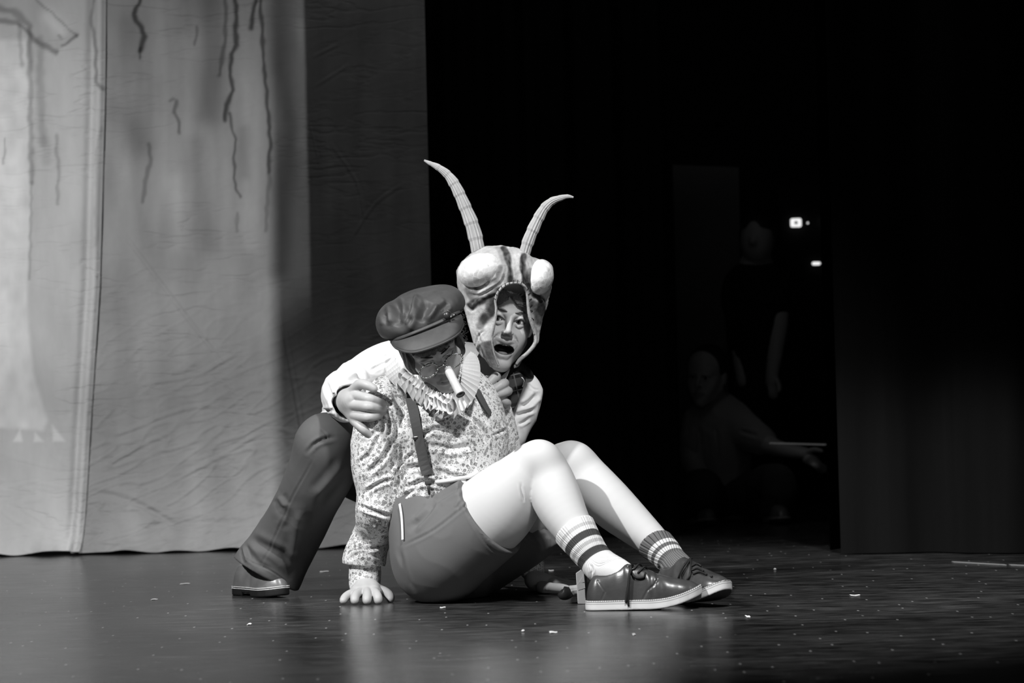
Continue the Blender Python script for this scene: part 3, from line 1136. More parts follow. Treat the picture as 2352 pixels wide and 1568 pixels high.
# ------------------------------------------------------------------ shoes
def shoe(parent, name, org, fwd, pitch, L, kind, wmul=1.0, side=1):
    f = np.array(fwd, float); f[2] = 0; f /= np.linalg.norm(f)
    u = np.array([0, 0, 1.0])
    f2 = f * math.cos(pitch) + u * math.sin(pitch)
    lat = np.cross(u, f2); lat /= np.linalg.norm(lat)
    u2 = np.cross(f2, lat)
    R = np.stack([f2, lat, u2], 1)
    org = np.array(org, float)
    th = 0.027 if kind == 'derby' else 0.022
    out = Field()
    k = L / 0.30 * wmul
    prof = [(0.105, 0.033), (0.35, 0.0325), (0.55, 0.038), (0.70, 0.043), (0.82, 0.040), (0.905, 0.028)]
    for (a, ra), (b, rb) in zip(prof[:-1], prof[1:]):
        out.rc((a * L, 0.004 * side * math.sin(a * 6), 0), (b * L, 0.004 * side * math.sin(b * 6), 0), ra * k, rb * k, k=0.012)

    def spring(x):
        return 0.034 * np.clip((x / L - 0.55) / 0.45, 0, 1) ** 2 * (1 if kind == 'derby' else 0.25)

    def flat(p):
        q = p.copy(); q[:, 2] = 0
        return out(q, False)

    def smax(a, b, kk):
        h = np.clip(0.5 - 0.5 * (b - a) / kk, 0, 1)
        return b + (a - b) * h + kk * h * (1 - h)

    def hgt(x):
        t = x / L
        xs = [0.0, 0.08, 0.2, 0.34, 0.48, 0.62, 0.78, 0.92, 1.0]
        ys = [0.074, 0.080, 0.090, 0.106, 0.096, 0.075, 0.053, 0.032, 0.015] if kind == 'derby' else [0.070, 0.078, 0.085, 0.092, 0.085, 0.070, 0.058, 0.048, 0.032]
        return np.interp(t, xs, ys)

    def sole_f(p):
        d2 = flat(p) - 0.003
        zz = p[:, 2] - spring(p[:, 0]) - th / 2
        d = smax(d2, np.abs(zz) - th / 2, 0.005)
        if kind == 'boot':
            t = p[:, 0] / L
            zl = p[:, 2] - spring(p[:, 0])
            arch = np.maximum(np.abs(t - 0.36) - 0.10, zl - 0.010)
            d = np.maximum(d, -arch)
        return d

    def upper_f(p):
        d2 = flat(p)
        z = p[:, 2] - spring(p[:, 0]) - th * 0.6
        hh = hgt(p[:, 0])
        wl = 0.038 * k
        a = np.clip(1 + d2 / wl, 0, 3)
        b = np.clip(z / hh, 0, 3)
        e = (a ** 2.3 + b ** 2.3) ** (1 / 2.3) - 1
        d = e * np.minimum(wl, hh) * 0.8
        d = np.maximum(d, -z - 0.006)
        if kind == 'derby':
            c = np.array([0.185 * L, 0, 0.135], f32); r = np.array([0.056, 0.034, 0.052], f32)
            q = (p - c) / r
            kk = np.sqrt((q * q).sum(1)) + 1e-6
            cut = (kk - 1) * 0.045
            d = np.maximum(d, -cut)
        return d

    lo, hi = (-0.02, -0.07, -0.02), (L + 0.03, 0.07, 0.17)
    V, Q = mesh_sdf(upper_f, 0.0022, lo, hi, margin=2.5)
    V = relax(V, Q, 2, 0.5)
    if kind == 'derby':
        N = vnormals(V, Q)
        x, y, z = V.T
        # toe-break creases, vamp seam, heel counter seam
        cr = np.exp(-((x / L - 0.60) / 0.05) ** 2) * np.sin((x + y * 0.35) * 260) * 0.0011 * (z > 0.03)
        for poly, wd, dp in (([(0.14 * L, 0.03), (0.17 * L, 0.05), (0.11 * L, 0.078)], 0.002, 0.0014), ([(0.50 * L, 0.028), (0.54 * L, 0.050), (0.60 * L, 0.064), (0.63 * L, 0.078)], 0.0022, 0.0022)):
            d, _ = polydist(V[:, [0, 2]], poly)
            cr = cr - dp * np.exp(-(d / wd) ** 2)
        V = V + N * cr[:, None]
    UV, UQ = V @ R.T + org, Q
    root = link(name, UV, UQ, SHOE_LEATHER if kind == 'derby' else BOOT_LEATHER, parent)
    V, Q = mesh_sdf(sole_f, 0.0022, lo, hi, margin=2.5)
    z = V[:, 2] - spring(V[:, 0])
    at = {'u': np.clip(z / th, 0, 1.05), 's': V[:, 0] / L, 'under': (z < 0.0012).astype(float)}
    so = link('sole', V @ R.T + org, Q, SOLE if kind == 'derby' else RUBBER, root, at)
    if kind == 'derby':
        lab(so, 'off-white rubber sole with dark welt line')
    else:
        # two pale welt lines round the boot
        for zz in (th * 0.95, th * 1.18):
            pts = []
            for a in np.linspace(0, 2 * math.pi, 60, endpoint=False):
                d = np.array([math.cos(a), math.sin(a)])
                o = np.array([0.5 * L, 0.0]); t = 0.0
                for _ in range(40):
                    q = np.array([[o[0] + d[0] * t, o[1] + d[1] * t, 0]])
                    dd = float(flat(q)[0]) - 0.0035
                    t -= dd * 0.9
                pts.append([o[0] + d[0] * t, o[1] + d[1] * t, zz + float(spring(np.array([o[0] + d[0] * t]))[0])])
            pts.append(pts[0])
            tv, tf = tube(pts, 0.0011, 6)
            link('welt', np.array(tv) @ R.T + org, tf, PAPER, root)
    return root, R, org, bvh(UV, UQ), out
# ================================================================== SEATED ACTOR
A = thing('person', 'seated person in newsboy cap, false nose, white ruff, floral shirt, shorts and striped socks', 'person', F(1010, 1380))
YS = 0.25
# ---- head
HY = -0.055


def PH(x, y, Y):
    return P(x, y, Y + HY)


ue = np.array([-0.27, -0.55, 0.78]); fe = np.array([0.26, -0.78, -0.56])
MA = frame(fe, ue)
cA = PH(1005, 822, 0.14) - MA[:, 1] * 0.085
HA, *_ = head_field(0.0, -0.5)
neckA = P(1015, 925, 0.30)
hv, hq, hp = head_mesh(cA, MA, neckA, 0.0, -0.5)

# ---- planted near hand, far hand
hs = Field()
yf = F(840, 1388)[1]
hand_field(hs, [
    [(816, 1360, yf + .06, 9.5), (804, 1364, yf + .04, 9.2), (793, 1371, yf + .02, 8.6), (788, 1379.5, yf + .005, 7.6)],
    [(828, 1360, yf + .05, 10), (819, 1364, yf + .025, 9.6), (815, 1371, yf + .006, 9.2), (814.5, 1379.5, yf - .004, 8.4)],
    [(843, 1359, yf + .05, 10.5), (843.5, 1364, yf + .02, 10), (843, 1371, yf + .001, 9.6), (842.5, 1379.5, yf - .008, 8.8)],
    [(859, 1359, yf + .05, 10.5), (864, 1364, yf + .025, 10), (867.5, 1371, yf + .006, 9.4), (868.5, 1379, yf, 8.4)],
    [(866, 1354, yf + .12, 11.5), (882, 1358, yf + .095, 10.5), (894, 1367, yf + .075, 9.8), (897, 1376, yf + .06, 8.2)]],
    [[(838, 1330, yf + .165, 25), (838, 1342, yf + .155, 22), (830, 1353, yf + .095, 13), (828, 1360, yf + .055, 9)], [(838, 1343, yf + .155, 21), (843, 1351, yf + .10, 14), (843, 1359, yf + .055, 10)], [(838, 1343, yf + .155, 20), (856, 1352, yf + .10, 14), (859, 1359, yf + .055, 10)],
     [(838, 1346, yf + .13, 17), (820, 1356, yf + .09, 11), (816, 1360, yf + .065, 9)], [(844, 1348, yf + .14, 17), (868, 1354, yf + .11, 12)]])
hs.post = lambda p, d: np.maximum(d, 0.0006 - p[:, 2])
h1v, h1q = mesh_sdf(hs, 0.0018)
h1v = relax(h1v, h1q, 1)
hf = Field()
yg = F(1290, 1362)[1]
hand_field(hf, [
    [(1270, 1339, yg + .03, 15), (1300, 1342, yg + .02, 11), (1325, 1344, yg + .01, 10), (1350, 1348, yg + .01, 8)],
    [(1270, 1340, yg, 14), (1298, 1345, yg - .02, 10), (1322, 1349, yg - .03, 9), (1345, 1352, yg - .03, 7.5)],
    [(1270, 1337, yg + .05, 14), (1300, 1340, yg + .06, 10), (1330, 1343, yg + .06, 8)],
    [(1265, 1337, yg + .07, 13), (1292, 1340, yg + .09, 9), (1312, 1344, yg + .10, 7.5)],
    [(1245, 1348, yg - .02, 14), (1270, 1350, yg - .06, 11), (1290, 1351, yg - .075, 10), (1305, 1352, yg - .08, 7)]],
    [[(1225, 1330, yg + .03, 20), (1245, 1339, yg + .02, 20), (1275, 1342, yg + .02, 17)], [(1245, 1340, yg + .05, 16), (1272, 1341, yg + .06, 14)]])
hf.post = lambda p, d: np.maximum(d, 0.0006 - p[:, 2])
h2v, h2q = mesh_sdf(hf, 0.0022)

NEAR_LEG = [(1020, 1262, .22, 84), (1075, 1218, .18, 92), (1125, 1182, .15, 92), (1160, 1147, .13, 84), (1200, 1100, .11, 64), (1237, 1063, .10, 50.5), (1262, 1098, .085, 53), (1281, 1150, .055, 56), (1308, 1200, .02, 47), (1343, 1250, -.01, 37), (1372, 1292, -.02, 31)]
FAR_LEG = [(1070, 1262, .43, 98), (1190, 1170, .38, 90), (1255, 1105, .34, 66), (1311, 1063, .30, 49), (1348, 1100, .28, 52.5), (1400, 1155, .24, 54), (1460, 1208, .20, 44), (1515, 1256, .16, 33), (1548, 1292, .14, 27)]
ARM_A = [(892, 905, .26, 40), (872, 1000, .24, 44), (866, 1095, .25, 38), (862, 1180, .27, 34), (848, 1250, yf + .16, 29), (838, 1335, yf + .16, 25)]
ARM_B = [(1106, 908, .44, 32), (1138, 1000, .48, 32), (1172, 1100, .54, 30), (1205, 1220, .58, 30), (1228, 1330, yg + .04, 22)]

bs = Field()
bs.chain(NEAR_LEG, mul=0.9); bs.chain(FAR_LEG, mul=0.9)
bs.chain(ARM_A, mul=0.85); bs.chain(ARM_B, mul=0.85)
bs.chain([(1010, 1270, .30, 92), (1012, 1150, .32, 88), (1022, 1040, .33, 92), (1025, 960, .34, 96), (1018, 925, .33, 55)], k=0.03)
bs.rc(P(905, 905, .27), P(1105, 908, .42), 0.045, 0.035, k=0.03)
bs.post = lambda p, d: np.maximum(d, 0.004 - p[:, 2])
bv_, bq_ = mesh_sdf(bs, 0.008)
V, Q, PA = body_join((hv, hq, hp), (h1v, h1q, np.ones(len(h1v))), (h2v, h2q, np.ones(len(h2v))), (bv_, bq_, np.ones(len(bv_))))
lab(link('body', V, Q, SKIN, A, {'paint': PA}), 'bare face and hands, hands flat on the floor')
for s in (-1, 1):
    eyeball('eye', cA, MA, s, (0.0, 0.8, -0.55), A)
    brow(cA, MA, s, HA, HAIR, A)

# hair under the cap
hr = Field()
hr.el((0, -0.012, 0.036), (0.087, 0.105, 0.094))
hr.el((-0.066, 0.012, -0.02), (0.022, 0.05, 0.05), k=0.02)
hr.el((0.066, 0.012, -0.02), (0.022, 0.05, 0.05), k=0.02)
hr.el((0, -0.075, -0.03), (0.06, 0.035, 0.05), k=0.03)
hr.el((0, 0.078, 0.048), (0.066, 0.03, 0.028), k=0.02)


def hair_cut(p, d):
    face = np.sqrt((p[:, 0] / 0.056) ** 2 + ((p[:, 2] + 0.055) / 0.083) ** 2) - 1 + 0.08 * np.sin(p[:, 0] * 300)
    return np.maximum(d, np.where(p[:, 1] > 0.03, -face * 0.05, -1))


hr.post = hair_cut
V, Q = mesh_sdf(hr, 0.003)
N = vnormals(V, Q)
V = V + N * (0.004 * noise(V * np.array([90, 90, 18.0])))[:, None]
V = V @ MA.T + cA
link('hair', V, Q, HAIR, A)

# ---- floral shirt
sh = Field()
sh.chain([(1010, 1180, .30, 96), (1012, 1120, .30, 108), (1032, 1060, .29, 116), (1040, 990, .28, 114), (1030, 930, .31, 98), (1020, 905, .33, 60)], k=0.03)
sh.el(P(1078, 985, .25), (0.068, 0.07, 0.085), k=0.04)
sh.el(P(985, 985, .20), (0.075, 0.07, 0.085), k=0.04)
sh.el(P(1080, 1065, .25), (0.08, 0.085, 0.06), k=0.03)
sh.rc(P(905, 905, .27), P(1020, 890, .33), 0.05, 0.055, k=0.03)
sh.rc(P(1020, 890, .33), P(1114, 904, .42), 0.055, 0.044, k=0.03)
SLV_A = [(892, 905, .26, 44), (880, 950, .245, 54), (868, 1010, .24, 57), (862, 1075, .245, 50), (868, 1130, .26, 46), (864, 1175, .265, 44), (856, 1225, yf + .17, 40), (840, 1270, yf + .16, 44), (836, 1290, yf + .16, 46)]
sh.chain(SLV_A, k=0.012)
sh.chain([(1115, 903, .43, 38), (1134, 955, .46, 39), (1150, 1015, .48, 36), (1172, 1100, .53, 34), (1205, 1220, .57, 30), (1222, 1310, yg + .05, 26)], k=0.02)
hem = clip_plane(P(838, 1297, yf + .16), P(836, 1350, yf + .16) - P(842, 1250, yf + .16))
waist = clip_plane(P(1005, 1165, .3), P(1015, 1270, .3) - P(985, 1165, .3))


def shirt_post(p, d):
    q = proj(p)
    arm = (q[:, 0] < 905)
    d = np.where(arm, np.maximum(d, hem(p)), d)
    body = (q[:, 0] >= 905) & (q[:, 0] < 1130)
    d = np.where(body, np.maximum(d, waist(p)), d)
    return np.maximum(d, 0.01 - p[:, 2])


sh.post = shirt_post
SF = [([(905, 905), (925, 960), (930, 1010), (915, 1080), (905, 1140)], 6, 0.014), ([(882, 935), (895, 975), (893, 1000)], 4, 0.008),
      ([(820, 985), (845, 1000), (868, 985)], 4, 0.006), ([(845, 1085), (880, 1050), (900, 1010)], 5, 0.008), ([(828, 1162), (855, 1172), (895, 1185)], 4, 0.010),
      ([(905, 1090), (925, 1060), (950, 1040)], 4, 0.008), ([(920, 1110), (940, 1075), (990, 1070)], 5, 0.008), ([(970, 960), (1010, 990), (1070, 1000)], 5, 0.009),
      ([(955, 1005), (1000, 985), (1030, 990)], 5, 0.008), ([(1090, 965), (1115, 1000), (1110, 1020)], 5, 0.009), ([(1085, 1005), (1088, 1060), (1082, 1095)], 3, 0.006),
      ([(935, 1020), (930, 1070), (915, 1120)], 5, 0.010), ([(1130, 1000), (1165, 985)], 3, 0.006), ([(1005, 1080), (1050, 1095), (1085, 1098)], 5, 0.007),
      ([(940, 1120), (970, 1105), (1010, 1110)], 5, 0.009), ([(925, 1140), (960, 1120)], 4, 0.007), ([(815, 1255), (845, 1262), (880, 1250)], 4, 0.005),
      ([(800, 1285), (830, 1270), (870, 1280)], 4, 0.005), ([(840, 1130), (870, 1110), (900, 1100)], 4, 0.006), ([(825, 1060), (850, 1040), (870, 1000)], 4, 0.006),
      ([(980, 1020), (1040, 1030), (1090, 1020)], 6, 0.006), ([(860, 1200), (885, 1215)], 4, 0.006), ([(1100, 935), (1120, 975)], 4, 0.006), ([(830, 1225), (850, 1238), (885, 1228)], 4, 0.005)]
shirt, SV, SQ = cloth('floral_shirt', sh, 0.0035, FLORAL, A, SF, 0.0022, 16, (1, 1, 0.7))
lab(shirt, 'pale cotton shirt printed all over with small flowers')
cf = Field()
cf.chain([(838, 1288, yf + .16, 35), (838, 1320, yf + .16, 35), (838, 1352, yf + .158, 33)])
cf.chain([(838, 1270, yf + .16, 28), (838, 1370, yf + .158, 28)], sub=True, k=0.003)
cfp = clip_plane(P(838, 1346, yf + .16), (0.05, 0.35, -1))
cf.post = lambda p, d: np.maximum(d, cfp(p))
cloth('cuff', cf, 0.0025, FLORAL, shirt, None, 0.0012, 18)
SB = bvh(SV, SQ)

# twisted hem roll of the shirt above the shorts
pts = [onto(SB, x, y, 0.004, .2)[0] for x, y in ((1002, 1104), (1020, 1103), (1040, 1102), (1060, 1098), (1080, 1090), (1096, 1080))]
tv, tf = tube(pts, 0.0065, 8, 3)
link('shirt_hem', tv, tf, WHITE_SHIRT, shirt)

# ---- suspenders
def strap(px, widths, off=0.004, bv=None):
    C, N = [], []
    for x, y in px:
        c, n = onto(bv, x, y, off, .2)
        C.append(c); N.append(n)
    for _ in range(9):
        N = [N[0]] + [(N[i - 1] + N[i] + N[i + 1]) / 3 for i in range(1, len(N) - 1)] + [N[-1]]
        C = [C[0]] + [(C[i - 1] + 2 * C[i] + C[i + 1]) / 4 for i in range(1, len(C) - 1)] + [C[-1]]
    C = [c + n * 0.002 for c, n in zip(C, N)]
    return ribbon(C, N, widths, 0.0018)


def lerp_px(pts, n):
    pts = spline([np.array(p, float) for p in pts], n)
    return [(p[0], p[1]) for p in pts]


v, f = strap(lerp_px([(938, 885), (948, 925), (956, 960), (963, 1000), (972, 1045), (983, 1092)], 4), 26 * S(.17), bv=SB)
sp1 = lab(link('suspender', v, f, STRAP, A, smooth=False), 'near suspender with metal slide')
c, n = onto(SB, 963, 1000, 0.009, .2)
t = P(963, 1001, .2) - P(960, 985, .2); t /= np.linalg.norm(t); sx = np.cross(t, n)
n = np.cross(sx, t)
R3 = np.stack([sx, t, n / np.linalg.norm(n)], 1)
v, f = box(c, (0.034, 0.007, 0.003), R3, 0.0008)
v2, f2 = box(c + R3 @ np.array([-0.017, 0, 0.001]), (0.004, 0.009, 0.005), R3, 0.0008)
v3, f3 = box(c + R3 @ np.array([0.017, 0, 0.001]), (0.004, 0.009, 0.005), R3, 0.0008)
link('slide_buckle', *join((v, f), (v2, f2), (v3, f3)), STEEL, sp1)
c, n = onto(SB, 985, 1100, 0.009, .2)
v, f = box(c, (0.022, 0.012, 0.006), R3, 0.0015)
v2, f2 = tube([c + R3 @ np.array([0, 0.008, 0.003]), c + R3 @ np.array([0.002, 0.016, 0.003]), c + R3 @ np.array([0.003, 0.034, 0.0])], [0.008, 0.007, 0.005], 8, flat=(1, 0.5))
link('clip', *join((v, f), (v2, f2)), CAP_LEATHER, sp1)
v, f = strap(lerp_px([(1092, 898), (1104, 920), (1113, 938), (1122, 953)], 4), 17 * S(.2), bv=SB)
lab(link('suspender', v, f, STRAP, A, smooth=False), 'far suspender mostly hidden by the ruff')

# ---- shorts
so = Field()
so.chain([(1012, 1272, .22, 104), (1040, 1245, .20, 104), (1095, 1203, .17, 102), (1150, 1160, .14, 97)], k=0.02)
so.chain([(1075, 1268, .43, 104), (1150, 1205, .40, 116), (1215, 1160, .37, 112)], k=0.02)
so.chain([(1000, 1290, .26, 96), (1050, 1290, .42, 96)], k=0.04)
so.chain([(1012, 1262, .24, 102), (1002, 1200, .27, 98), (1003, 1150, .29, 93)], k=0.03)
axis = P(1160, 1147, .13) - P(1005, 1268, .22)
hemN = clip_plane(P(1125, 1182, .15), axis)
axf = P(1255, 1105, .34) - P(1070, 1262, .43)
hemF = clip_plane(P(1212, 1150, .36), axf)
wst = clip_plane(P(1003, 1132, .29), P(1000, 1132, .29) - P(1012, 1262, .24) + np.array([0.02, 0, 0]))


def shorts_post(p, d):
    mid = 0.30
    near = p[:, 1] < mid
    c = np.where(near, hemN(p), hemF(p))
    d = np.maximum(d, c)
    d = np.maximum(d, np.where(p[:, 0] < P(1080, 1100, .25)[0], wst(p), -1))
    return np.maximum(d, 0.001 - p[:, 2])


so.post = shorts_post
HF = [([(928, 1252), (1000, 1215), (1082, 1150)], 3, 0.0022), ([(1065, 1160), (1090, 1210), (1130, 1262), (1168, 1275)], 2.2, 0.0012), ([(945, 1215), (985, 1170), (1000, 1150)], 6, 0.007),
      ([(1000, 1152), (1035, 1130), (1060, 1118)], 5, 0.005), ([(918, 1262), (930, 1320), (950, 1355)], 5, 0.003), ([(955, 1195), (985, 1165)], 5, -0.005), ([(1050, 1168), (1060, 1150)], 3, 0.004), ([(1070, 1165), (1078, 1148)], 3, 0.004)]
shorts, V, Q = cloth('shorts', so, 0.004, SHORTS, A, HF, 0.001, 9, relax_it=4)
lab(shorts, 'mid-grey stretch shorts')
HB = bvh(V, Q)
v, f = strap(lerp_px([(922, 1158), (926, 1180), (928, 1205), (929, 1228), (929, 1240)], 4), 6 * S(.2), 0.004, HB)
link('piping', v, f, PIPING, shorts, smooth=False)

# ---- tights
tg = Field()
tg.chain(NEAR_LEG, k=0.005)
tg.chain(FAR_LEG, k=0.005)
tg.el(P(1240, 1052, .07), (0.046, 0.040, 0.044), k=0.03)
tg.el(P(1313, 1055, .27), (0.046, 0.040, 0.044), k=0.03)
tg.post = lambda p, d: np.maximum(d, 0.003 - p[:, 2])
TFd = [([(1196, 1110), (1199, 1130), (1203, 1150)], 2.5, 0.003)]
tights, V, Q = cloth('tights', tg, 0.0035, TIGHTS, A, TFd, relax_it=3)
lab(tights, 'smooth pale tights over both bent legs')

# ---- socks
def make_sock(name, ch, top, axis_to, ang_side, m, fold, label):
    fs = Field()
    fs.chain(ch, k=0.006)
    o = P(*top); ax = P(*axis_to) - o
    Lx = np.linalg.norm(ax); ax = ax / Lx
    pl = clip_plane(o, -ax)
    fs.post = lambda p, d: np.maximum(d, pl(p))
    V, Q = mesh_sdf(fs, 0.0022)
    V = relax(V, Q, 1)
    r1 = np.cross(ax, [0, 0, 1.0]); r1 /= np.linalg.norm(r1); r2 = np.cross(ax, r1)
    rel = V - o
    ang = np.arctan2(rel @ r2, rel @ r1)
    N = vnormals(V, Q)
    uu = (V - o) @ ax / S(o[1]); ang = ang * np.clip((125 - uu) / 40, 0, 1)
    V = V + N * (0.0005 * np.sin(ang * 40))[:, None]
    if fold:
        V = folds(V, Q, fold)
    ob = link(name, V, Q, m, A, {'u': (V - o) @ ax / S(o[1]), 'ang': ang})
    return lab(ob, label)


make_sock('sock', [(1300, 1185, .03, 53), (1310, 1202, .02, 50), (1325, 1226, .005, 46), (1345, 1255, -.008, 41), (1366, 1283, -.015, 37), (1384, 1302, -.03, 38), (1420, 1318, -.04, 34), (1450, 1335, -.05, 28)],
          (1320, 1216, .01), (1372, 1292, -.05), 0, SOCK_WHITE, [([(1357, 1296), (1361, 1308), (1359, 1318)], 2.5, 0.002)], 'white ribbed sock with two dark stripes')
make_sock('sock', [(1490, 1235, .17, 42), (1510, 1252, .16, 38), (1528, 1270, .15, 35), (1543, 1288, .14, 32), (1556, 1302, .12, 33), (1580, 1316, .08, 28), (1605, 1330, .04, 24)],
          (1512, 1243, .16), (1550, 1292, .10), 0, SOCK_GREY, [([(1512, 1300), (1520, 1315)], 3, 0.004)], 'charcoal ribbed sock with two white bands')

# ---- shoes with laces
o1 = F(1349, 1401)
s1, R1, oo1, b1, _ = shoe(A, 'shoe', o1, (0.985, -0.12, 0), math.radians(0.6), 0.302, 'derby', side=-1)
lab(s1, 'near dark leather lace-up shoe')
o2 = F(1516, 1383); o2[2] = 0.003
s2, R2, oo2, b2, _ = shoe(A, 'shoe', o2, (0.56, -0.83, 0), math.radians(2), 0.300, 'derby', side=1)
lab(s2, 'far dark leather lace-up shoe with toe raised')


def laces(bv, root, runs, Y, rad=0.0028):
    parts = []
    for r in runs:
        pts = []
        for x, y, off in r:
            c, n = onto(bv, x, y, off, Y)
            pts.append(c)
        parts.append(tube(pts, rad, 7, 4))
    link('laces', *join(*parts), LACE, root)


laces(b1, s1, [[(1458, 1291, .005), (1450, 1300, .006), (1445, 1330, .005), (1440, 1360, .005), (1438, 1384, .006)],
               [(1458, 1291, .006), (1450, 1310, .006), (1444, 1340, .007), (1443, 1368, .006), (1444, 1390, .005)],
               [(1459, 1291, .006), (1450, 1303, .005), (1453, 1320, .005), (1464, 1328, .005), (1480, 1326, .005), (1482, 1318, .006), (1472, 1300, .006), (1463, 1290, .006)],
               [(1460, 1290, .006), (1475, 1286, .008), (1490, 1286, .008)],
               [(1446, 1300, .003), (1462, 1292, .005), (1478, 1292, .004)], [(1456, 1308, .003), (1470, 1300, .005), (1486, 1300, .004)],
               [(1466, 1316, .003), (1482, 1306, .005), (1496, 1306, .003)]], -.02)
laces(b2, s2, [[(1586, 1286, .006), (1575, 1300, .006), (1566, 1320, .006), (1560, 1333, .005)],
               [(1587, 1286, .006), (1578, 1305, .007), (1568, 1325, .006), (1572, 1336, .005), (1582, 1333, .005), (1588, 1318, .006), (1587, 1290, .006)],
               [(1588, 1286, .006), (1600, 1282, .008), (1612, 1287, .008), (1618, 1296, .006)], [(1588, 1287, .006), (1606, 1288, .008), (1622, 1302, .006), (1636, 1326, .004)],
               [(1590, 1302, .004), (1600, 1298, .005), (1610, 1303, .004)], [(1590, 1312, .004), (1602, 1308, .005), (1616, 1314, .004)], [(1594, 1320, .004), (1608, 1316, .005), (1624, 1322, .004)]], .08)


def eyelets(bv, root, pts, Y):
    for x, y in pts:
        c, n = onto(bv, x, y, .001, Y)
        t1 = np.cross(n, [0, 0, 1.0]); t1 /= np.linalg.norm(t1); t2 = np.cross(n, t1)
        ring = [c + 0.0028 * (t1 * math.cos(a) + t2 * math.sin(a)) for a in np.linspace(0, 2 * math.pi, 13)]
        link('eyelet', *tube(ring, 0.0008, 5), STEEL, root)


eyelets(b1, s1, [(1443, 1300), (1455, 1307), (1466, 1315)], -.02)
eyelets(b2, s2, [(1572, 1294), (1588, 1303), (1592, 1312)], .08)

# ---- cap
cp = Field()
tl = math.radians(21)
ax1 = RT * math.cos(tl) + UP * math.sin(tl); ax3 = -RT * math.sin(tl) + UP * math.cos(tl)
ax2 = np.cross(ax3, ax1)
ax3t = ax3 * math.cos(0.25) - ax2 * math.sin(0.25) * (1 if ax2[1] > 0 else -1)
ax2t = np.cross(ax3t, ax1)
RC_ = np.stack([ax1, ax2t, ax3t], 1)
ccap = PH(966, 722, .17)
cp.el(ccap, (0.117, 0.125, 0.066), RC_)
cp.el(PH(905, 742, .17), (0.045, 0.075, 0.050), RC_, k=0.03)
cp.el(PH(1020, 700, .17), (0.055, 0.075, 0.045), RC_, k=0.03)
bandpl = clip_plane(PH(975, 752, .08), -ax3t)
cp.post = lambda p, d: np.maximum(d, bandpl(p) - 0.004)
CF = [([(905, 690), (915, 715), (912, 750)], 9, 0.016), ([(945, 700), (938, 730), (925, 752)], 7, 0.010), ([(985, 690), (972, 715), (965, 740)], 11, 0.018), ([(958, 678), (945, 720), (930, 748)], 4, -0.006),
      ([(1005, 700), (990, 722), (975, 733)], 5, -0.006), ([(1030, 695), (1010, 715)], 6, 0.006), ([(885, 720), (890, 745)], 6, 0.006), ([(895, 705), (930, 680), (965, 668)], 8, -0.004)]
cap, V, Q = cloth('newsboy_cap', cp, 0.0035, CAP_LEATHER, A, CF, 0.0012, 9, relax_it=3)
lab(cap, 'puffy dark leather newsboy cap')
# band
bd = []
def cap_ring(a, r, dz):
    return PH(978, 752, .165) + RC_ @ np.array([math.cos(a) * 0.094 * r, math.sin(a) * 0.108 * r, dz])
ring = [cap_ring(a, 1.0, 0.006) for a in np.linspace(0, 2 * math.pi, 49)]
V = []
for a in np.linspace(0, 2 * math.pi, 48, endpoint=False):
    for r, dz in ((0.98, -0.012), (1.01, -0.012), (1.02, 0.014), (0.95, 0.014)):
        V.append(cap_ring(a, r, dz))
Fc = []
for i in range(48):
    for j in range(4):
        k = (j + 1) % 4; i2 = (i + 1) % 48
        Fc.append([i * 4 + j, i2 * 4 + j, i2 * 4 + k, i * 4 + k])
link('hat_band', V, Fc, CAP_LEATHER, cap)
# brim
inn = spline([PH(*p) for p in ((893, 782, .16), (915, 783, .09), (950, 770, .055), (1005, 748, .05), (1040, 731, .07), (1058, 722, .12))], 8)
out_ = spline([PH(*p) for p in ((899, 786, .15), (913, 801, .06), (950, 809, .01), (1005, 793, .0), (1050, 769, .03), (1064, 744, .10))], 8)
V, nv = [], 8
for a, b in zip(inn, out_):
    for j in range(nv):
        t = j / (nv - 1)
        m_ = a * (1 - t) + b * t
        V.append(m_ + np.array([0, -0.3, 0.95]) * 0.006 * math.sin(t * math.pi))
ob = link('brim', V, grid_faces(len(inn), nv), CAP_LEATHER, cap)
solid(ob, 0.005)
ed = tube(out_, 0.0034, 8)
link('brim_piping', *ed, CAP_LEATHER, cap)
# strap and button over the brim
tv, tf = tube([PH(*p) for p in ((893, 778, .14), (915, 777, .085), (950, 764, .045), (1005, 741, .04), (1035, 726, .06), (1056, 715, .11))], 0.0042, 8, 6, flat=(1.2, 0.5))
link('cap_strap', tv, tf, CAP_LEATHER, cap)
cb = PH(1026, 724, .04)
nb = np.array([0.25, -0.95, 0.15]); nb /= np.linalg.norm(nb)
t1 = np.cross(nb, [0, 0, 1.0]); t1 /= np.linalg.norm(t1); t2 = np.cross(nb, t1)
prof = [(0.0, 0.006), (0.006, 0.0055), (0.010, 0.003), (0.0105, 0.0), (0.009, -0.004)]
V, Fc = [], []
for r, d in prof:
    for a in np.linspace(0, 2 * math.pi, 20, endpoint=False):
        V.append(cb + nb * d + (t1 * math.cos(a) + t2 * math.sin(a)) * max(r, 1e-4))
for i in range(len(prof) - 1):
    for j in range(20):
        k = (j + 1) % 20
        Fc.append([i * 20 + j, i * 20 + k, (i + 1) * 20 + k, (i + 1) * 20 + j])
link('button', V, Fc, DARKMETAL, cap)
rg = [cb + nb * 0.002 + (t1 * math.cos(a) + t2 * math.sin(a)) * 0.0125 for a in np.linspace(2.6, 4.6, 14)]
rg2 = [PH(1041, 724, .045), PH(1047, 722, .05)]
link('button_trim', *join(tube(rg, 0.0016, 6), tube(rg2, 0.002, 6)), STEEL, cap)

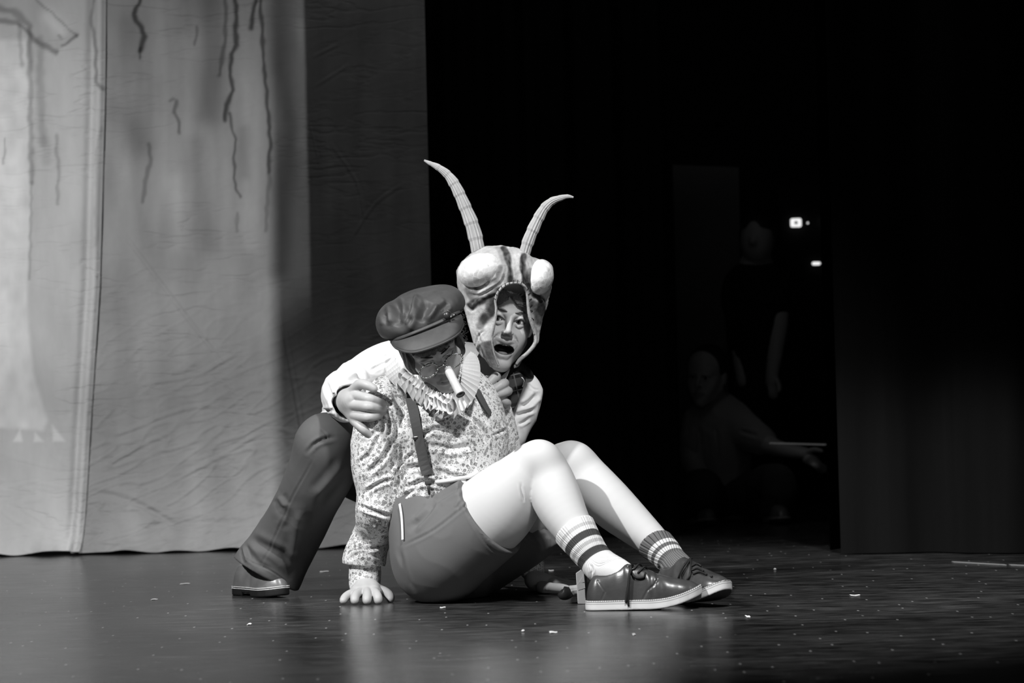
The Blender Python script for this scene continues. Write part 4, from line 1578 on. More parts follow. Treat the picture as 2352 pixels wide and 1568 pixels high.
# ---- false nose and spectacles
n0, n1 = PH(1028, 846, .055), PH(1058, 906, .01)
dN = (n1 - n0) / np.linalg.norm(n1 - n0)
a1 = np.cross(dN, [0, 1, 0]); a1 /= np.linalg.norm(a1); a2 = np.cross(dN, a1)
V, Fc = [], []
prof = [(0, .0105), (.2, .012), (.45, .0112), (.5, .0125), (.55, .0118), (.95, .0125), (1.0, .0122), (1.0, .0098), (.9, .0092)]
LN = np.linalg.norm(n1 - n0)
for t, r in prof:
    for a in np.linspace(0, 2 * math.pi, 24, endpoint=False):
        V.append(n0 + dN * LN * t + (a1 * math.cos(a) + a2 * math.sin(a)) * r)
for i in range(len(prof) - 1):
    for j in range(24):
        k = (j + 1) % 24
        Fc.append([i * 24 + j, i * 24 + k, (i + 1) * 24 + k, (i + 1) * 24 + j])
Fc.append([(len(prof) - 1) * 24 + j for j in range(24)])
nose = lab(link('false_nose', V, Fc, plain('pale_nose_rubber', 0.6, 0.45, var=0.2, sc=60), A), 'long pale tube-shaped false nose')
rg = [n1 + (a1 * math.cos(a) + a2 * math.sin(a)) * 0.0115 for a in np.linspace(0, 2 * math.pi, 25)]
rg2 = [n1 - dN * .004 + (a1 * math.cos(a) + a2 * math.sin(a)) * 0.0045 for a in np.linspace(0, 2 * math.pi, 17)]
link('nose_ring', *join(tube(rg, 0.0014, 6), tube(rg2, 0.0013, 6)), DARKMETAL, nose)
sp = thing('spectacles', '', '', n0)
del sp['category'], sp['label']
sp.parent = A; sp.location = [float(x) for x in n0 - parent_base(A)]
for s, (px, py, yy) in ((-1, (985, 851, .055)), (1, (1042, 829, .075))):
    c = PH(px, py, yy)
    ex = MA[:, 0] if MA[0, 0] > 0 else -MA[:, 0]
    ez = MA[:, 2] * 0.6 + UP * 0.4; ez /= np.linalg.norm(ez)
    rg = [c + ex * 0.026 * math.cos(a) + ez * 0.019 * math.sin(a) for a in np.linspace(0, 2 * math.pi, 33)]
    parts = [tube(rg, 0.0016, 6)]
    for i in range(0, 32, 2):
        bm = bmesh.new(); bmesh.ops.create_icosphere(bm, subdivisions=1, radius=0.0032)
        parts.append(([np.array(v.co) + rg[i] for v in bm.verts], [[v.index for v in f.verts] for f in bm.faces])); bm.free()
    rim = link('rim', *join(*parts), STEEL, sp)
    nrm = np.cross(ex, ez)
    V = [c] + [c + ex * 0.0245 * math.cos(a) + ez * 0.0175 * math.sin(a) for a in np.linspace(0, 2 * math.pi, 32, endpoint=False)]
    ln = link('lens', V, [[0, 1 + i, 1 + (i + 1) % 32] for i in range(32)], GLASS, sp)
    solid(ln, 0.0015)
tv, tf = tube([PH(1006, 845, .05), PH(1018, 838, .04), PH(1026, 836, .055)], 0.0018, 6, 3)
link('bridge', tv, tf, STEEL, sp)

# ---- pleated ruff
OUT = [(884, 838, .33), (893, 872, .22), (925, 893, .13), (960, 925, .07), (1000, 946, .045), (1042, 955, .05), (1080, 928, .07), (1100, 885, .10), (1103, 845, .14), (1096, 820, .18), (1082, 808, .22)]
INN = [(905, 815, .33), (922, 846, .24), (950, 862, .16), (978, 884, .10), (1008, 902, .075), (1038, 903, .075), (1055, 888, .09), (1060, 862, .11), (1063, 838, .15), (1070, 820, .19), (1080, 809, .22)]
NP = 76
oc = spline([P(*p) for p in OUT], 40); ic = spline([P(*p) for p in INN], 40)
V = []; nv = 7
ii = np.linspace(0, len(oc) - 1, NP)
for i, x in enumerate(ii):
    a = oc[int(round(x))]; b = ic[int(round(x))]
    t = i / (NP - 1)
    tn = oc[min(int(round(x)) + 3, len(oc) - 1)] - oc[max(int(round(x)) - 3, 0)]
    nn = np.cross(a - b, tn); nn /= np.linalg.norm(nn) + 1e-9
    amp = 0.013 if t < 0.62 else 0.006
    amp *= min(1, 6 * min(t, 1 - t) + 0.2)
    sgn = 1 if i % 2 else -1
    lat = tn / (np.linalg.norm(tn) + 1e-9)
    for j in range(nv):
        u = j / (nv - 1)
        p = b * (1 - u) + a * u
        p = p + nn * sgn * amp * (0.5 + 0.5 * u) + lat * sgn * 0.003 * u
        if t < 0.62:
            p = p + (a - b) * (0.06 * math.sin(i * 1.7) * u)
        V.append(p)
rf = lab(link('ruff_collar', V, grid_faces(NP, nv), RUFF, A, smooth=False), 'white accordion-pleated paper ruff round the neck')
solid(rf, 0.0009)
# looser loops of the ruff at the near shoulder side
tv = []
for k in range(12):
    t = k / 11
    c = P(*(np.array([922, 868, .155]) * (1 - t) + np.array([1032, 938, -.005]) * t + np.array([0, 9 * math.sin(t * 3.14), 0])))
    tl_ = 0.45 + 0.25 * math.sin(k * 2.1)
    e1 = RT * math.sin(tl_) + UP * -math.cos(tl_); e2 = RT * math.cos(tl_) + UP * math.sin(tl_)
    ra, rb = 0.0165 + .003 * math.sin(k * 1.7), 0.0085
    rg = [c + e1 * ra * math.cos(a) + e2 * rb * math.sin(a) * (1 + .35 * math.cos(a)) for a in np.linspace(0, 2 * math.pi, 24, endpoint=False)]
    VV = []
    for w_ in (0.0, 0.5, 1.0):
        VV += [p + (RT * .010 + UP * .012 + np.array([0, .022, 0])) * w_ for p in rg]
    tv.append((VV, [[r * 24 + i, r * 24 + (i + 1) % 24, (r + 1) * 24 + (i + 1) % 24, (r + 1) * 24 + i] for r in (0, 1) for i in range(24)]))
lp = link('ruff_loops', *join(*tv), RUFF, rf)
solid(lp, 0.0008)
# ================================================================== CROUCHING ACTOR IN INSECT HEADPIECE
B = thing('person', 'crouching person in big-eyed insect headpiece, mouth wide open, hugging the seated one from behind', 'person', F(600, 1366))
YH = 0.44
fB = np.array([0.13, -0.98, -0.06]); uB = RT * 0.17 + UP * 0.985
MB = frame(fB, uB)
cB = P(1169, 737, 0.375) - MB[:, 1] * 0.085
HB_, *_ = head_field(1.0, 1.0)
hv, hq, hp = head_mesh(cB, MB, P(1140, 880, .52), 1.0, 1.0)

# hand on the near shoulder of the seated actor
h1 = Field()
hand_field(h1, [
    [(812, 896, .20, 12), (828, 882, .175, 11.5), (846, 885.5, .155, 9.6), (860, 893, .15, 8)],
    [(814, 907, .19, 11), (828, 910, .172, 11.2), (849, 916, .150, 10.6), (868, 922, .165, 8.8), (881, 927, .18, 7.4)],
    [(812, 930, .185, 11), (827, 931, .167, 11.2), (847, 934, .143, 10.6), (868, 938, .16, 8.8), (882, 941, .178, 7.4)],
    [(814, 954, .19, 10.5), (828, 956, .168, 10.6), (847, 958, .148, 9.8), (866, 955, .165, 8.4), (878, 952, .18, 7)],
    [(813, 965, .20, 10), (821, 973, .18, 9.8), (834, 985, .165, 8.8), (844, 995, .17, 7.8), (850, 1001, .175, 6.6)]],
    [[(796, 918, .27, 24), (808, 921, .215, 23), (816, 914, .19, 12)], [(800, 925, .25, 22), (813, 934, .195, 14)], [(800, 930, .25, 20), (813, 952, .20, 13)], [(800, 915, .25, 20), (810, 899, .21, 14)], [(800, 935, .25, 16), (812, 963, .205, 11)]])
g1v, g1q = mesh_sdf(h1, 0.0018)
g1v = relax(g1v, g1q, 1)
# hand over the far shoulder
h2 = Field()
hand_field(h2, [
    [(1126, 884, .455, 10.5), (1139, 867, .41, 10.5), (1137, 866, .375, 9.8), (1122, 881, .360, 8.3)],
    [(1140, 896, .46, 11), (1158, 881, .415, 10.5), (1154, 883, .375, 10), (1135, 895, .362, 8.5)],
    [(1146, 910, .465, 11), (1166, 898, .42, 10.5), (1160, 900, .38, 10), (1142, 906, .368, 8.5)],
    [(1146, 924, .47, 10.5), (1163, 926, .43, 10), (1161, 924, .395, 9.5), (1152, 917, .385, 8)]],
    [[(1165, 975, .52, 18), (1142, 925, .50, 20), (1132, 900, .48, 16)], [(1142, 925, .50, 18), (1145, 905, .48, 14)]])
g2v, g2q = mesh_sdf(h2, 0.002)
g2v = relax(g2v, g2q, 1)
THIGH = [(748, 1013, .40, 60), (772, 1022, .60, 72), (815, 1035, .82, 90)]
SHIN = [(748, 1013, .42, 60), (728, 1080, .46, 50), (690, 1170, .56, 44), (640, 1255, .64, 36), (606, 1330, .69, 30)]
bs = Field()
bs.chain(THIGH, mul=.85); bs.chain(SHIN, mul=.8)
bs.chain([(825, 1030, .85, 88), (900, 960, .76, 88), (1010, 890, .66, 92), (1090, 880, .58, 80), (1135, 880, .54, 45)], k=.03)
bs.chain([(985, 840, .62, 46), (880, 850, .52, 42), (795, 892, .42, 34), (796, 920, .27, 22)], k=.02)
bs.chain([(1140, 900, .57, 46), (1205, 895, .56, 28), (1202, 960, .55, 24), (1165, 975, .52, 18)], k=.02)
bs.chain([(840, 1050, .88, 80), (960, 1130, .75, 70), (1000, 1290, .82, 45), (1000, 1330, 1.1, 38)], k=.03)
bs.post = lambda p, d: np.maximum(d, 0.004 - p[:, 2])
bv_, bq_ = mesh_sdf(bs, .009)
V, Q, PA = body_join((hv, hq, hp), (g1v, g1q, np.ones(len(g1v))), (g2v, g2q, np.ones(len(g2v))), (bv_, bq_, np.ones(len(bv_))))
lab(link('body', V, Q, SKIN, B, {'paint': PA}), 'face with open mouth, both hands gripping')
for s in (-1, 1):
    eyeball('eye', cB, MB, s, (0.30, 0.94, 0.02), B)
    brow(cB, MB, s, HB_, BROWNHAIR, B, 0.005)
# upper teeth: two rows curving with the mouth
def teeth(z, yy, w_, hgt_, n, name):
    parts = []
    for i in range(n):
        x = (i - (n - 1) / 2) * w_
        y = yy - (x * x) * 22
        a = math.atan(-44 * x)
        R = np.array(Matrix.Rotation(a, 3, 'Z'))
        parts.append(box((x, y, z), (w_ * 0.94, 0.004, hgt_ * (1.1 if abs(i - (n - 1) / 2) < 1 else 0.95)), R, 0.001))
    V, Fc = join(*parts)
    return link(name, np.array(V) @ MB.T + cB, Fc, TEETH, B)


teeth(-0.0660, 0.0845, 0.0072, 0.0085, 6, 'upper_teeth')
tg_ = Field(); tg_.el((0, 0.068, -0.094), (0.015, 0.02, 0.006))
V, Q = mesh_sdf(tg_, 0.002)
link('tongue', V @ MB.T + cB, Q, plain('tongue', 0.18, 0.4, bump=0), B)
# fringe of hair swept across the brow, curls at the nape
hr = Field()
hr.el((0, -0.01, 0.036), (0.083, 0.1, 0.094))
hr.el((-0.018, 0.092, 0.062), (0.036, 0.016, 0.022), k=.015)
hr.el((0.034, 0.084, 0.062), (0.026, 0.014, 0.026), k=.01)


def fr_cut(p, d):
    part = np.abs(p[:, 0] - 0.012) * -0.9 + 0.060 + 0.012 * (p[:, 0] < 0.012)
    return np.maximum(d, np.where(p[:, 1] > 0.02, part - p[:, 2], -p[:, 2] - 0.05))


hr.post = fr_cut
V, Q = mesh_sdf(hr, .0025)
N = vnormals(V, Q)
ang = np.arctan2(V[:, 2] - 0.05, V[:, 0] - 0.03)
V = V + N * (0.0012 * np.sin(ang * 60 + 40 * V[:, 0]))[:, None]
link('hair', V @ MB.T + cB, Q, BROWNHAIR, B)
crl = []
for k in range(26):
    a = np.array([1062 + RNG.uniform(0, 12), 704 + k * 2.9 + RNG.uniform(-3, 3), .43 + RNG.uniform(-.02, .02)])
    pts = [P(*(a + np.array([4 * math.sin(j * 1.3 + k) - j * .4, j * 2.6, .006 * math.cos(j * 1.3 + k)]))) for j in range(6)]
    crl.append(tube(pts, 0.0012, 4, 2))
link('curls', *join(*crl), HAIR, B)

# ---- headpiece
SIL = [(1093, 576), (1112, 566), (1150, 563), (1190, 570), (1222, 590), (1250, 600), (1262, 625), (1266, 660), (1258, 700), (1246, 730), (1240, 765), (1237, 785), (1224, 802), (1204, 822), (1190, 843), (1181, 846), (1176, 838),
       (1178, 850), (1149, 848), (1143, 846), (1126, 842), (1112, 825), (1098, 808), (1086, 782), (1079, 755), (1070, 720), (1059, 685), (1050, 650), (1049, 622), (1062, 600), (1080, 584)]
OPN = [(1141, 690), (1147, 674), (1158, 661), (1172, 654), (1188, 653), (1200, 659), (1207, 672), (1209, 700), (1213, 725), (1221, 752), (1227, 773), (1224, 792), (1208, 812), (1190, 826), (1180, 840), (1178, 862), (1150, 862), (1148, 842), (1138, 815), (1132, 785), (1133, 765), (1141, 735), (1143, 712)]
hd = Field()
CEN = P(1160, 690, YH)
hd.el(P(1160, 640, YH + .02), np.array([112, 80, 125])[[0, 2, 1]] * S(YH), None)
hd.chain([(1160, 650, YH + .02, 106), (1157, 730, YH + .015, 93), (1157, 790, YH, 78), (1155, 850, YH - .01, 52)], k=.03)
TH = 0.011


def hood_post(p, d):
    q = proj(p)
    core = d
    sil = polysd(q, SIL) * S(YH)
    d = np.maximum(d, sil)
    d = np.maximum(d, -(core + TH))
    op = polysd(q, OPN) * S(YH)
    d = np.where(p[:, 1] < CEN[1], np.maximum(d, -op), d)
    return d


hd.post = hood_post
V, Q = mesh_sdf(hd, .0024)
V = relax(V, Q, 3, .5)
N = vnormals(V, Q)
V = V + N * (0.0022 * noise(V * 28) + 0.0012 * noise(V * 75))[:, None]
HFOLD = [([(1072, 668), (1100, 672), (1130, 656), (1150, 640), (1158, 610)], 3.5, -0.004), ([(1074, 690), (1084, 705), (1100, 690), (1140, 668)], 3.5, -0.004), ([(1090, 800), (1100, 770), (1112, 760)], 2, .003),
         ([(1172, 590), (1176, 640)], 3, .003), ([(1204, 600), (1204, 640), (1215, 660)], 3, .004), ([(1225, 672), (1245, 690), (1250, 710)], 3, -.004), ([(1104, 800), (1112, 820), (1120, 838)], 2, .003), ([(1098, 762), (1104, 785)], 2, .003)]
V = folds(V, Q, HFOLD)
q = proj(V)
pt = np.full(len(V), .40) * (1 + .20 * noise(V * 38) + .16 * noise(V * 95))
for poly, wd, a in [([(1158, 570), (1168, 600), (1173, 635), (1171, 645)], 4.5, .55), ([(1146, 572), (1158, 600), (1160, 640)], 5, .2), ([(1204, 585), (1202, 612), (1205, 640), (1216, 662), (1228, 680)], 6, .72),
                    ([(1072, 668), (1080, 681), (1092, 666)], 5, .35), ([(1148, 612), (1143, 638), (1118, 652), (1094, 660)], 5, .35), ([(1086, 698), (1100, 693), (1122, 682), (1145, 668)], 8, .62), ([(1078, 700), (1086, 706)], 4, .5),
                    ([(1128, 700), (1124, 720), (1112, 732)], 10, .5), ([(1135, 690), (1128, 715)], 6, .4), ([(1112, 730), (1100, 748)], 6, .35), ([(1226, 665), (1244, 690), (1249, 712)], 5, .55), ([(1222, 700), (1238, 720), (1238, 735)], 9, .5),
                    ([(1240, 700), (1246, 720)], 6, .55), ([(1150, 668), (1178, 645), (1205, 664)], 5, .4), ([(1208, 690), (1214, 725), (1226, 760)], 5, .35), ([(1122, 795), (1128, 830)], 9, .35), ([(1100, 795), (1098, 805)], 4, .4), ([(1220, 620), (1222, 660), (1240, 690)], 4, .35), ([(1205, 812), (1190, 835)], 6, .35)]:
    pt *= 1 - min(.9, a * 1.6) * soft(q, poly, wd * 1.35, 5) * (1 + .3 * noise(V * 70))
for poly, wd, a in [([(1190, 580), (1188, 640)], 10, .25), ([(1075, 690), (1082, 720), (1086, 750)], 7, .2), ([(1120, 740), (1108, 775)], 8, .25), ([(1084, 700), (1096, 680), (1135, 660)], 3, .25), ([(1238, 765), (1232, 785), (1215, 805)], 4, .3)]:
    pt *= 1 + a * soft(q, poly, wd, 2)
# inside of the shell is bare dark foam
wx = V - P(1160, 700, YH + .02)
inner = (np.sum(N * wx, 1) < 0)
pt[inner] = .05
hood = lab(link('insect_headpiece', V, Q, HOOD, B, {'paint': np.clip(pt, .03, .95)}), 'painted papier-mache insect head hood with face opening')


def bug_eye(c, r, rot, name, R2=None):
    f = Field()
    a = math.radians(rot)
    x = RT * math.cos(a) + UP * math.sin(a); z = -RT * math.sin(a) + UP * math.cos(a); y = np.cross(z, x)
    f.el(c, r, np.stack([x, y, z], 1))
    V, Q = mesh_sdf(f, .0028)
    V = relax(V, Q, 1)
    N = vnormals(V, Q)
    V = V + N * (0.0016 * noise(V * 45))[:, None]
    return lab(link(name, V, Q, BUGEYE, hood), 'bulging white insect eye painted with pale cells')


sE = S(.36)
bug_eye(P(1103, 621, .355), np.array([53, 52, 39]) * sE, 17, 'bug_eye')
bug_eye(P(1238, 638, .375), np.array([33, 50, 44]) * sE, -20, 'bug_eye')
# black stitches round the opening
HBV = bvh(V, Q)
cxy = np.array([1178, 700.0])
stx = []
for x, y in [(1142, 688), (1145, 679), (1149, 671), (1155, 664), (1162, 659), (1170, 655.5), (1178, 653), (1186, 652.5), (1194, 655), (1201, 660), (1206, 668), (1208.5, 678), (1210, 689), (1211, 700), (1212, 711), (1216, 728)]:
    d = np.array([x, y]) - cxy; d /= np.linalg.norm(d)
    a, na = onto(HBV, x + d[0] * 3.5, y + d[1] * 3.5, .0045, .34)
    b, nb_ = onto(HBV, x + d[0] * 10 + 1.5, y + d[1] * 10, .001, .34)
    link('stitch', *tube([a, b], .0011, 5), LACE, hood)


rim = [(1146, 842), (1137, 815), (1131, 786), (1132, 765), (1139, 735), (1141, 712), (1140, 700), (1140, 690), (1145, 674), (1157, 660), (1172, 652), (1188, 651), (1201, 657), (1209, 671), (1211, 700), (1215, 725), (1223, 751), (1229, 773), (1226, 792), (1210, 812), (1193, 826), (1184, 838)]
rpt = [onto(HBV, x + (2 if x > 1180 else -2), y - 1, -.001, .34)[0] for x, y in rim]
rv, rf_ = tube(rpt, [.002] + [.003] * 6 + [.004] * 8 + [.0055] * 6 + [.004], 10, 4)
rv = np.array(rv)
link('rim', rv, rf_, HOOD, hood, {'paint': .36 * (1 + .3 * noise(rv * 60))})


def antenna(pts, nfl, name):
    J = spline([np.append(P(x, y, Y), r * S(Y)) for x, y, Y, r in pts], 6)
    V = []; n = nfl * 2
    prev = None
    for i, j in enumerate(J):
        t = J[min(i + 1, len(J) - 1)][:3] - J[max(i - 1, 0)][:3]; t /= np.linalg.norm(t)
        a = np.array([0, -1.0, 0.1]) if prev is None else prev
        a = a - t * (a @ t); a /= np.linalg.norm(a); prev = a
        b = np.cross(t, a)
        segk = (i % 6) / 6.0
        r = j[3] * (1.07 - 0.13 * segk)
        for k in range(n):
            th = 2 * math.pi * k / n
            V.append(j[:3] + (a * math.cos(th) + b * math.sin(th)) * r * (1.05 if k % 2 else 0.92))
    Fc = grid_faces(len(J), n)
    for i in range(len(J) - 1):
        Fc.append([i * n + n - 1, (i + 1) * n + n - 1, (i + 1) * n, i * n])
    Fc = [list(f)[::-1] for f in Fc] + [[(len(J) - 1) * n + k for k in range(n)]]
    return lab(link(name, V, Fc, ANTENNA, hood, smooth=False), 'curved tapering antenna of ribbed card')


antenna([(1100, 585, .45, 15), (1092, 545, .45, 15.5), (1082, 510, .45, 15), (1068, 475, .45, 13.5), (1055, 445, .45, 12.5), (1042, 420, .45, 11.5), (1026, 399, .45, 9), (1006, 384, .45, 7), (988, 375, .45, 4.5), (974, 368, .45, 2)], 15, 'antenna')
antenna([(1202, 592, .45, 12), (1212, 558, .45, 13), (1224, 528, .45, 13), (1238, 499, .45, 12), (1252, 476, .45, 10.5), (1268, 462, .45, 8.5), (1286, 455, .45, 6.5), (1303, 451, .45, 4.5), (1317, 453, .45, 2)], 13, 'antenna')

# ---- white shirt
sh = Field()
sh.chain([(800, 985, .84, 70), (860, 950, .78, 88), (980, 885, .68, 92), (1075, 880, .60, 80), (1130, 880, .56, 50)], k=.03)
sh.chain([(1015, 838, .62, 56), (945, 836, .57, 60), (880, 850, .52, 56), (828, 874, .47, 48), (793, 896, .42, 46), (790, 912, .36, 46), (797, 922, .30, 42), (803, 925, .25, 40)], k=.015)
sh.chain([(1150, 885, .57, 42), (1206, 893, .54, 33), (1204, 935, .53, 31), (1190, 975, .53, 26), (1172, 1012, .53, 26)], k=.015)
sh.el(P(768, 950, .72), (.062, .12, .022), np.stack([RT * .9 + UP * .42, [0, 1, 0], -RT * .42 + UP * .9], 1), k=.02)
sh.chain([(790, 912, .40, 36), (800, 924, .28, 37), (808, 926, .16, 37)], sub=True, k=.003)
cuffp = clip_plane(P(803, 925, .255), np.array([.35, -1, -.05]))


def shirtB(p, d):
    q = proj(p)
    return np.where((q[:, 0] < 850) & (p[:, 1] < .42), np.maximum(d, cuffp(p)), d)


sh.post = shirtB
WF = [([(755, 862), (790, 848), (822, 856), (838, 875)], 5, .012), ([(752, 880), (758, 905), (775, 940)], 5, .008), ([(785, 880), (820, 868), (835, 880)], 4, .007), ([(775, 900), (800, 885), (830, 886)], 4, .007),
      ([(850, 850), (880, 835), (905, 825)], 4, .004), ([(840, 840), (865, 830), (895, 815)], 4, .004), ([(1196, 935), (1215, 925), (1234, 905)], 5, .010), ([(1185, 955), (1210, 945), (1226, 940)], 4, .007), ([(1190, 975), (1205, 968), (1215, 960)], 3, .005),
      ([(1212, 880), (1225, 893), (1238, 895)], 2, .003), ([(780, 930), (790, 945), (800, 960)], 4, .005), ([(722, 950), (735, 945), (760, 944)], 4, .008), ([(725, 962), (745, 952), (765, 955)], 3, .005), ([(765, 870), (775, 895)], 5, .006)]
shirtb, V, Q = cloth('white_shirt', sh, .0035, WHITE_SHIRT, B, WF, .0028, 13, (1, 1, .8), 2)
WB = bvh(V, Q)
lab(shirtb, 'loose white shirt with turned-back cuff')

# ---- dark collar, neckwear and plaid vest
vs = Field()
vs.chain([(1120, 935, .56, 72), (1150, 900, .545, 58)], k=.02)
vs.el(P(1170, 905, .52), (.060, .085, .11), k=.02)


def vest_post(p, d):
    q = proj(p)
    pl = polysd(q, [(1100, 850), (1168, 848), (1176, 846), (1206, 862), (1208, 870), (1198, 900), (1186, 930), (1165, 965), (1100, 1000)]) * S(.5)
    return np.maximum(d, pl)


vs.post = vest_post
vest, V, Q = cloth('plaid_vest', vs, .003, PLAID, B, None, .001, 12, relax_it=2)
lab(vest, 'dark plaid waistcoat')
VB = bvh(V, Q)
pts = [onto(VB, x, y, .002, .45)[0] for x, y in ((1208, 862), (1203, 875), (1199, 888))]
link('vest_piping', *tube(pts, .0016, 6, 2), PIPING, vest)
nk = Field()
nk.chain([(1150, 815, .50, 40), (1142, 850, .50, 46), (1128, 890, .52, 60)], k=.02)
nk.el(P(1205, 850, .52), (.035, .05, .014), np.stack([RT * .75 - UP * .66, [0, 1, 0], RT * .66 + UP * .75], 1), k=.012)
lab(cloth('collar', nk, .003, BLACKKNIT, B, None, .001, 12)[0], 'black high neck and lapel')
col = [P(1146, 869, .42), P(1172, 846, .42), P(1166, 862, .41), P(1158, 876, .40), P(1149, 874, .405)]
V = col + [c + np.array([0, .004, 0]) for c in col]
n = len(col)
link('shirt_collar_tip', V, [list(range(n))[::-1], [n + i for i in range(n)]] + [[i, (i + 1) % n, n + (i + 1) % n, n + i] for i in range(n)], WHITE_SHIRT, shirtb, smooth=False)

# ---- flared trousers
tr = Field()
tr.chain(THIGH, k=.01, grow=.004)
tr.el(P(747, 1018, .40), np.array([63, 62, 62]) * S(.4), k=.02)
tr.chain([(754, 1030, .42, 62), (742, 1075, .45, 60), (718, 1122, .49, 57), (686, 1190, .56, 58), (652, 1250, .63, 60), (620, 1302, .662, 63), (604, 1330, .675, 68)], k=.04)
tr.chain([(830, 1045, .86, 96), (850, 1010, .82, 92)], k=.03)
tr.chain([(840, 1060, .88, 88), (960, 1130, .75, 80), (1000, 1290, .82, 60), (1000, 1330, 1.1, 50)], k=.03)
tr.chain([(660, 1240, .63, 48), (620, 1302, .662, 59), (590, 1355, .675, 66)], sub=True, k=.003)

hd_ = P(667, 1350, .65) - P(545, 1284, .67)
hpl = clip_plane(P(606, 1317, .66), np.array([hd_[2], 0, -hd_[0]]))


def trouser_post(p, d):
    q = proj(p)
    return np.maximum(np.where(q[:, 0] < 780, np.maximum(d, hpl(p)), d), .002 - p[:, 2])


tr.post = trouser_post
TF = [([(735, 985), (750, 1000), (745, 1015)], 2, .002), ([(705, 1040), (730, 1015), (770, 1005)], 4, .004), ([(715, 1025), (740, 1008), (765, 1000)], 4, .003), ([(790, 1060), (755, 1105), (722, 1140)], 9, -.004), ([(800, 1080), (760, 1125), (735, 1155)], 8, .005),
      ([(722, 1050), (700, 1090), (672, 1140), (650, 1190), (628, 1240), (612, 1275), (590, 1310)], 2.4, .0013), ([(575, 1235), (600, 1250), (640, 1270), (670, 1300)], 9, .006), ([(563, 1250), (590, 1290), (620, 1310)], 6, .003), ([(560, 1255), (565, 1275), (568, 1290)], 4, -.006),
      ([(640, 1160), (660, 1190), (650, 1220)], 9, .003), ([(690, 1170), (680, 1230), (672, 1290)], 10, -.006), ([(552, 1270), (580, 1292), (625, 1312), (660, 1338)], 1.5, .0018), ([(640, 1140), (655, 1165)], 6, -.005)]
trous, V, Q = cloth('trousers', tr, .0038, TROUSER, B, TF, .0012, 8, relax_it=2)
lab(trous, 'dark grey flared trousers')

# ---- boot
ob_ = F(543, 1365)
s3, R3_, oo3, b3, _ = shoe(B, 'boot', ob_, (.66, -.75, 0), 0, .245, 'boot', 1.0, side=1)
lab(s3, 'plain dark leather ankle boot')
fo = P(1000, 1330, 1.02)
s4, *_ = shoe(B, 'boot', np.array([fo[0], fo[1], 0.0]), (.15, .98, 0), 0, .25, 'boot', side=-1)
lab(s4, 'second boot, hidden behind the seated person')

# ================================================================== PROPS AND BACKSTAGE
def glow(name, v):
    m = bpy.data.materials.new(name); m.use_nodes = True
    p = m.node_tree.nodes['Principled BSDF']
    p.inputs['Base Color'].default_value = (.02, .02, .02, 1)
    p.inputs['Emission Color'].default_value = (1, 1, 1, 1)
    p.inputs['Emission Strength'].default_value = v
    return m


mp = F(1337, 1387)
ml = thing('prop_mallet', 'pale taped block prop with a flared neck and dark knob, standing behind the white-socked shoe', 'prop', mp)
TAPE = plain('pale_masking_tape', .48, .6, var=.15, sc=30)


def prism(px, Y0, Y1, inset=0.0):
    n = len(px)
    V = [P(x, y, Y0) for x, y in px] + [P(x, y, Y1) + np.array([0, 0, 0]) for x, y in px]
    return V, [list(range(n))[::-1], [n + i for i in range(n)]] + [[i, (i + 1) % n, n + (i + 1) % n, n + i] for i in range(n)]


ym = mp[1]
blk = [(1327, 1386.5), (1322.5, 1316), (1338, 1305), (1342, 1317), (1344, 1350), (1346, 1387.5)]
V, Fc = prism(blk, ym, ym + .07)
V = [np.array([v[0], v[1], max(v[2], .001)]) for v in V]
hbk = link('head_block', V, Fc, TAPE, ml, smooth=False)
bvm = hbk.modifiers.new('bevel', 'BEVEL'); bvm.width = .002; bvm.segments = 2
sd = [(1344, 1318), (1353, 1322), (1353, 1388), (1346.5, 1388)]
V, Fc = prism([(1342.2, 1307), (1347, 1318), (1349, 1345), (1349.5, 1388.5), (1346.6, 1388), (1344.5, 1350), (1342.5, 1317)], ym + .012, ym + .06)
V = [np.array([v[0], v[1], max(v[2], .001)]) for v in V]
lab(link('side_panel', V, Fc, plain('dark_side_grey', .12, .5), ml, smooth=False), 'darker grey side face')  # side face in a darker grey than the taped block
# raised facets of tape
for tri in ([(1330, 1338), (1341, 1318), (1343, 1338)], [(1328, 1362), (1331, 1360), (1345, 1374), (1345, 1386), (1327.5, 1386)], [(1326, 1340), (1343, 1336), (1344, 1350), (1328, 1355)]):
    V, Fc = prism(tri, ym - .0012, ym + .002)
    link('tape_strip', V, Fc, TAPE, ml, smooth=False)
V, Fc = tube([P(1328, 1353, ym + .03), P(1318, 1354, ym + .03), P(1311, 1356, ym + .03)], [.013, .0125, .0145], 10)
V = [np.array([v[0], v[1], max(v[2], .002)]) for v in V]
link('neck', V, Fc, TAPE, ml, smooth=False)
V, Fc = tube([P(1312, 1357, ym + .03), P(1306, 1360, ym + .03), P(1297, 1362, ym + .03), P(1290, 1361, ym + .03), P(1286, 1358, ym + .03)], [.013, .017, .019, .017, .008], 14, 3)
V = [np.array([v[0], v[1], max(v[2], .001)]) for v in V]
lab(link('knob', V, Fc, RUBBER, ml), 'dark rounded knob')

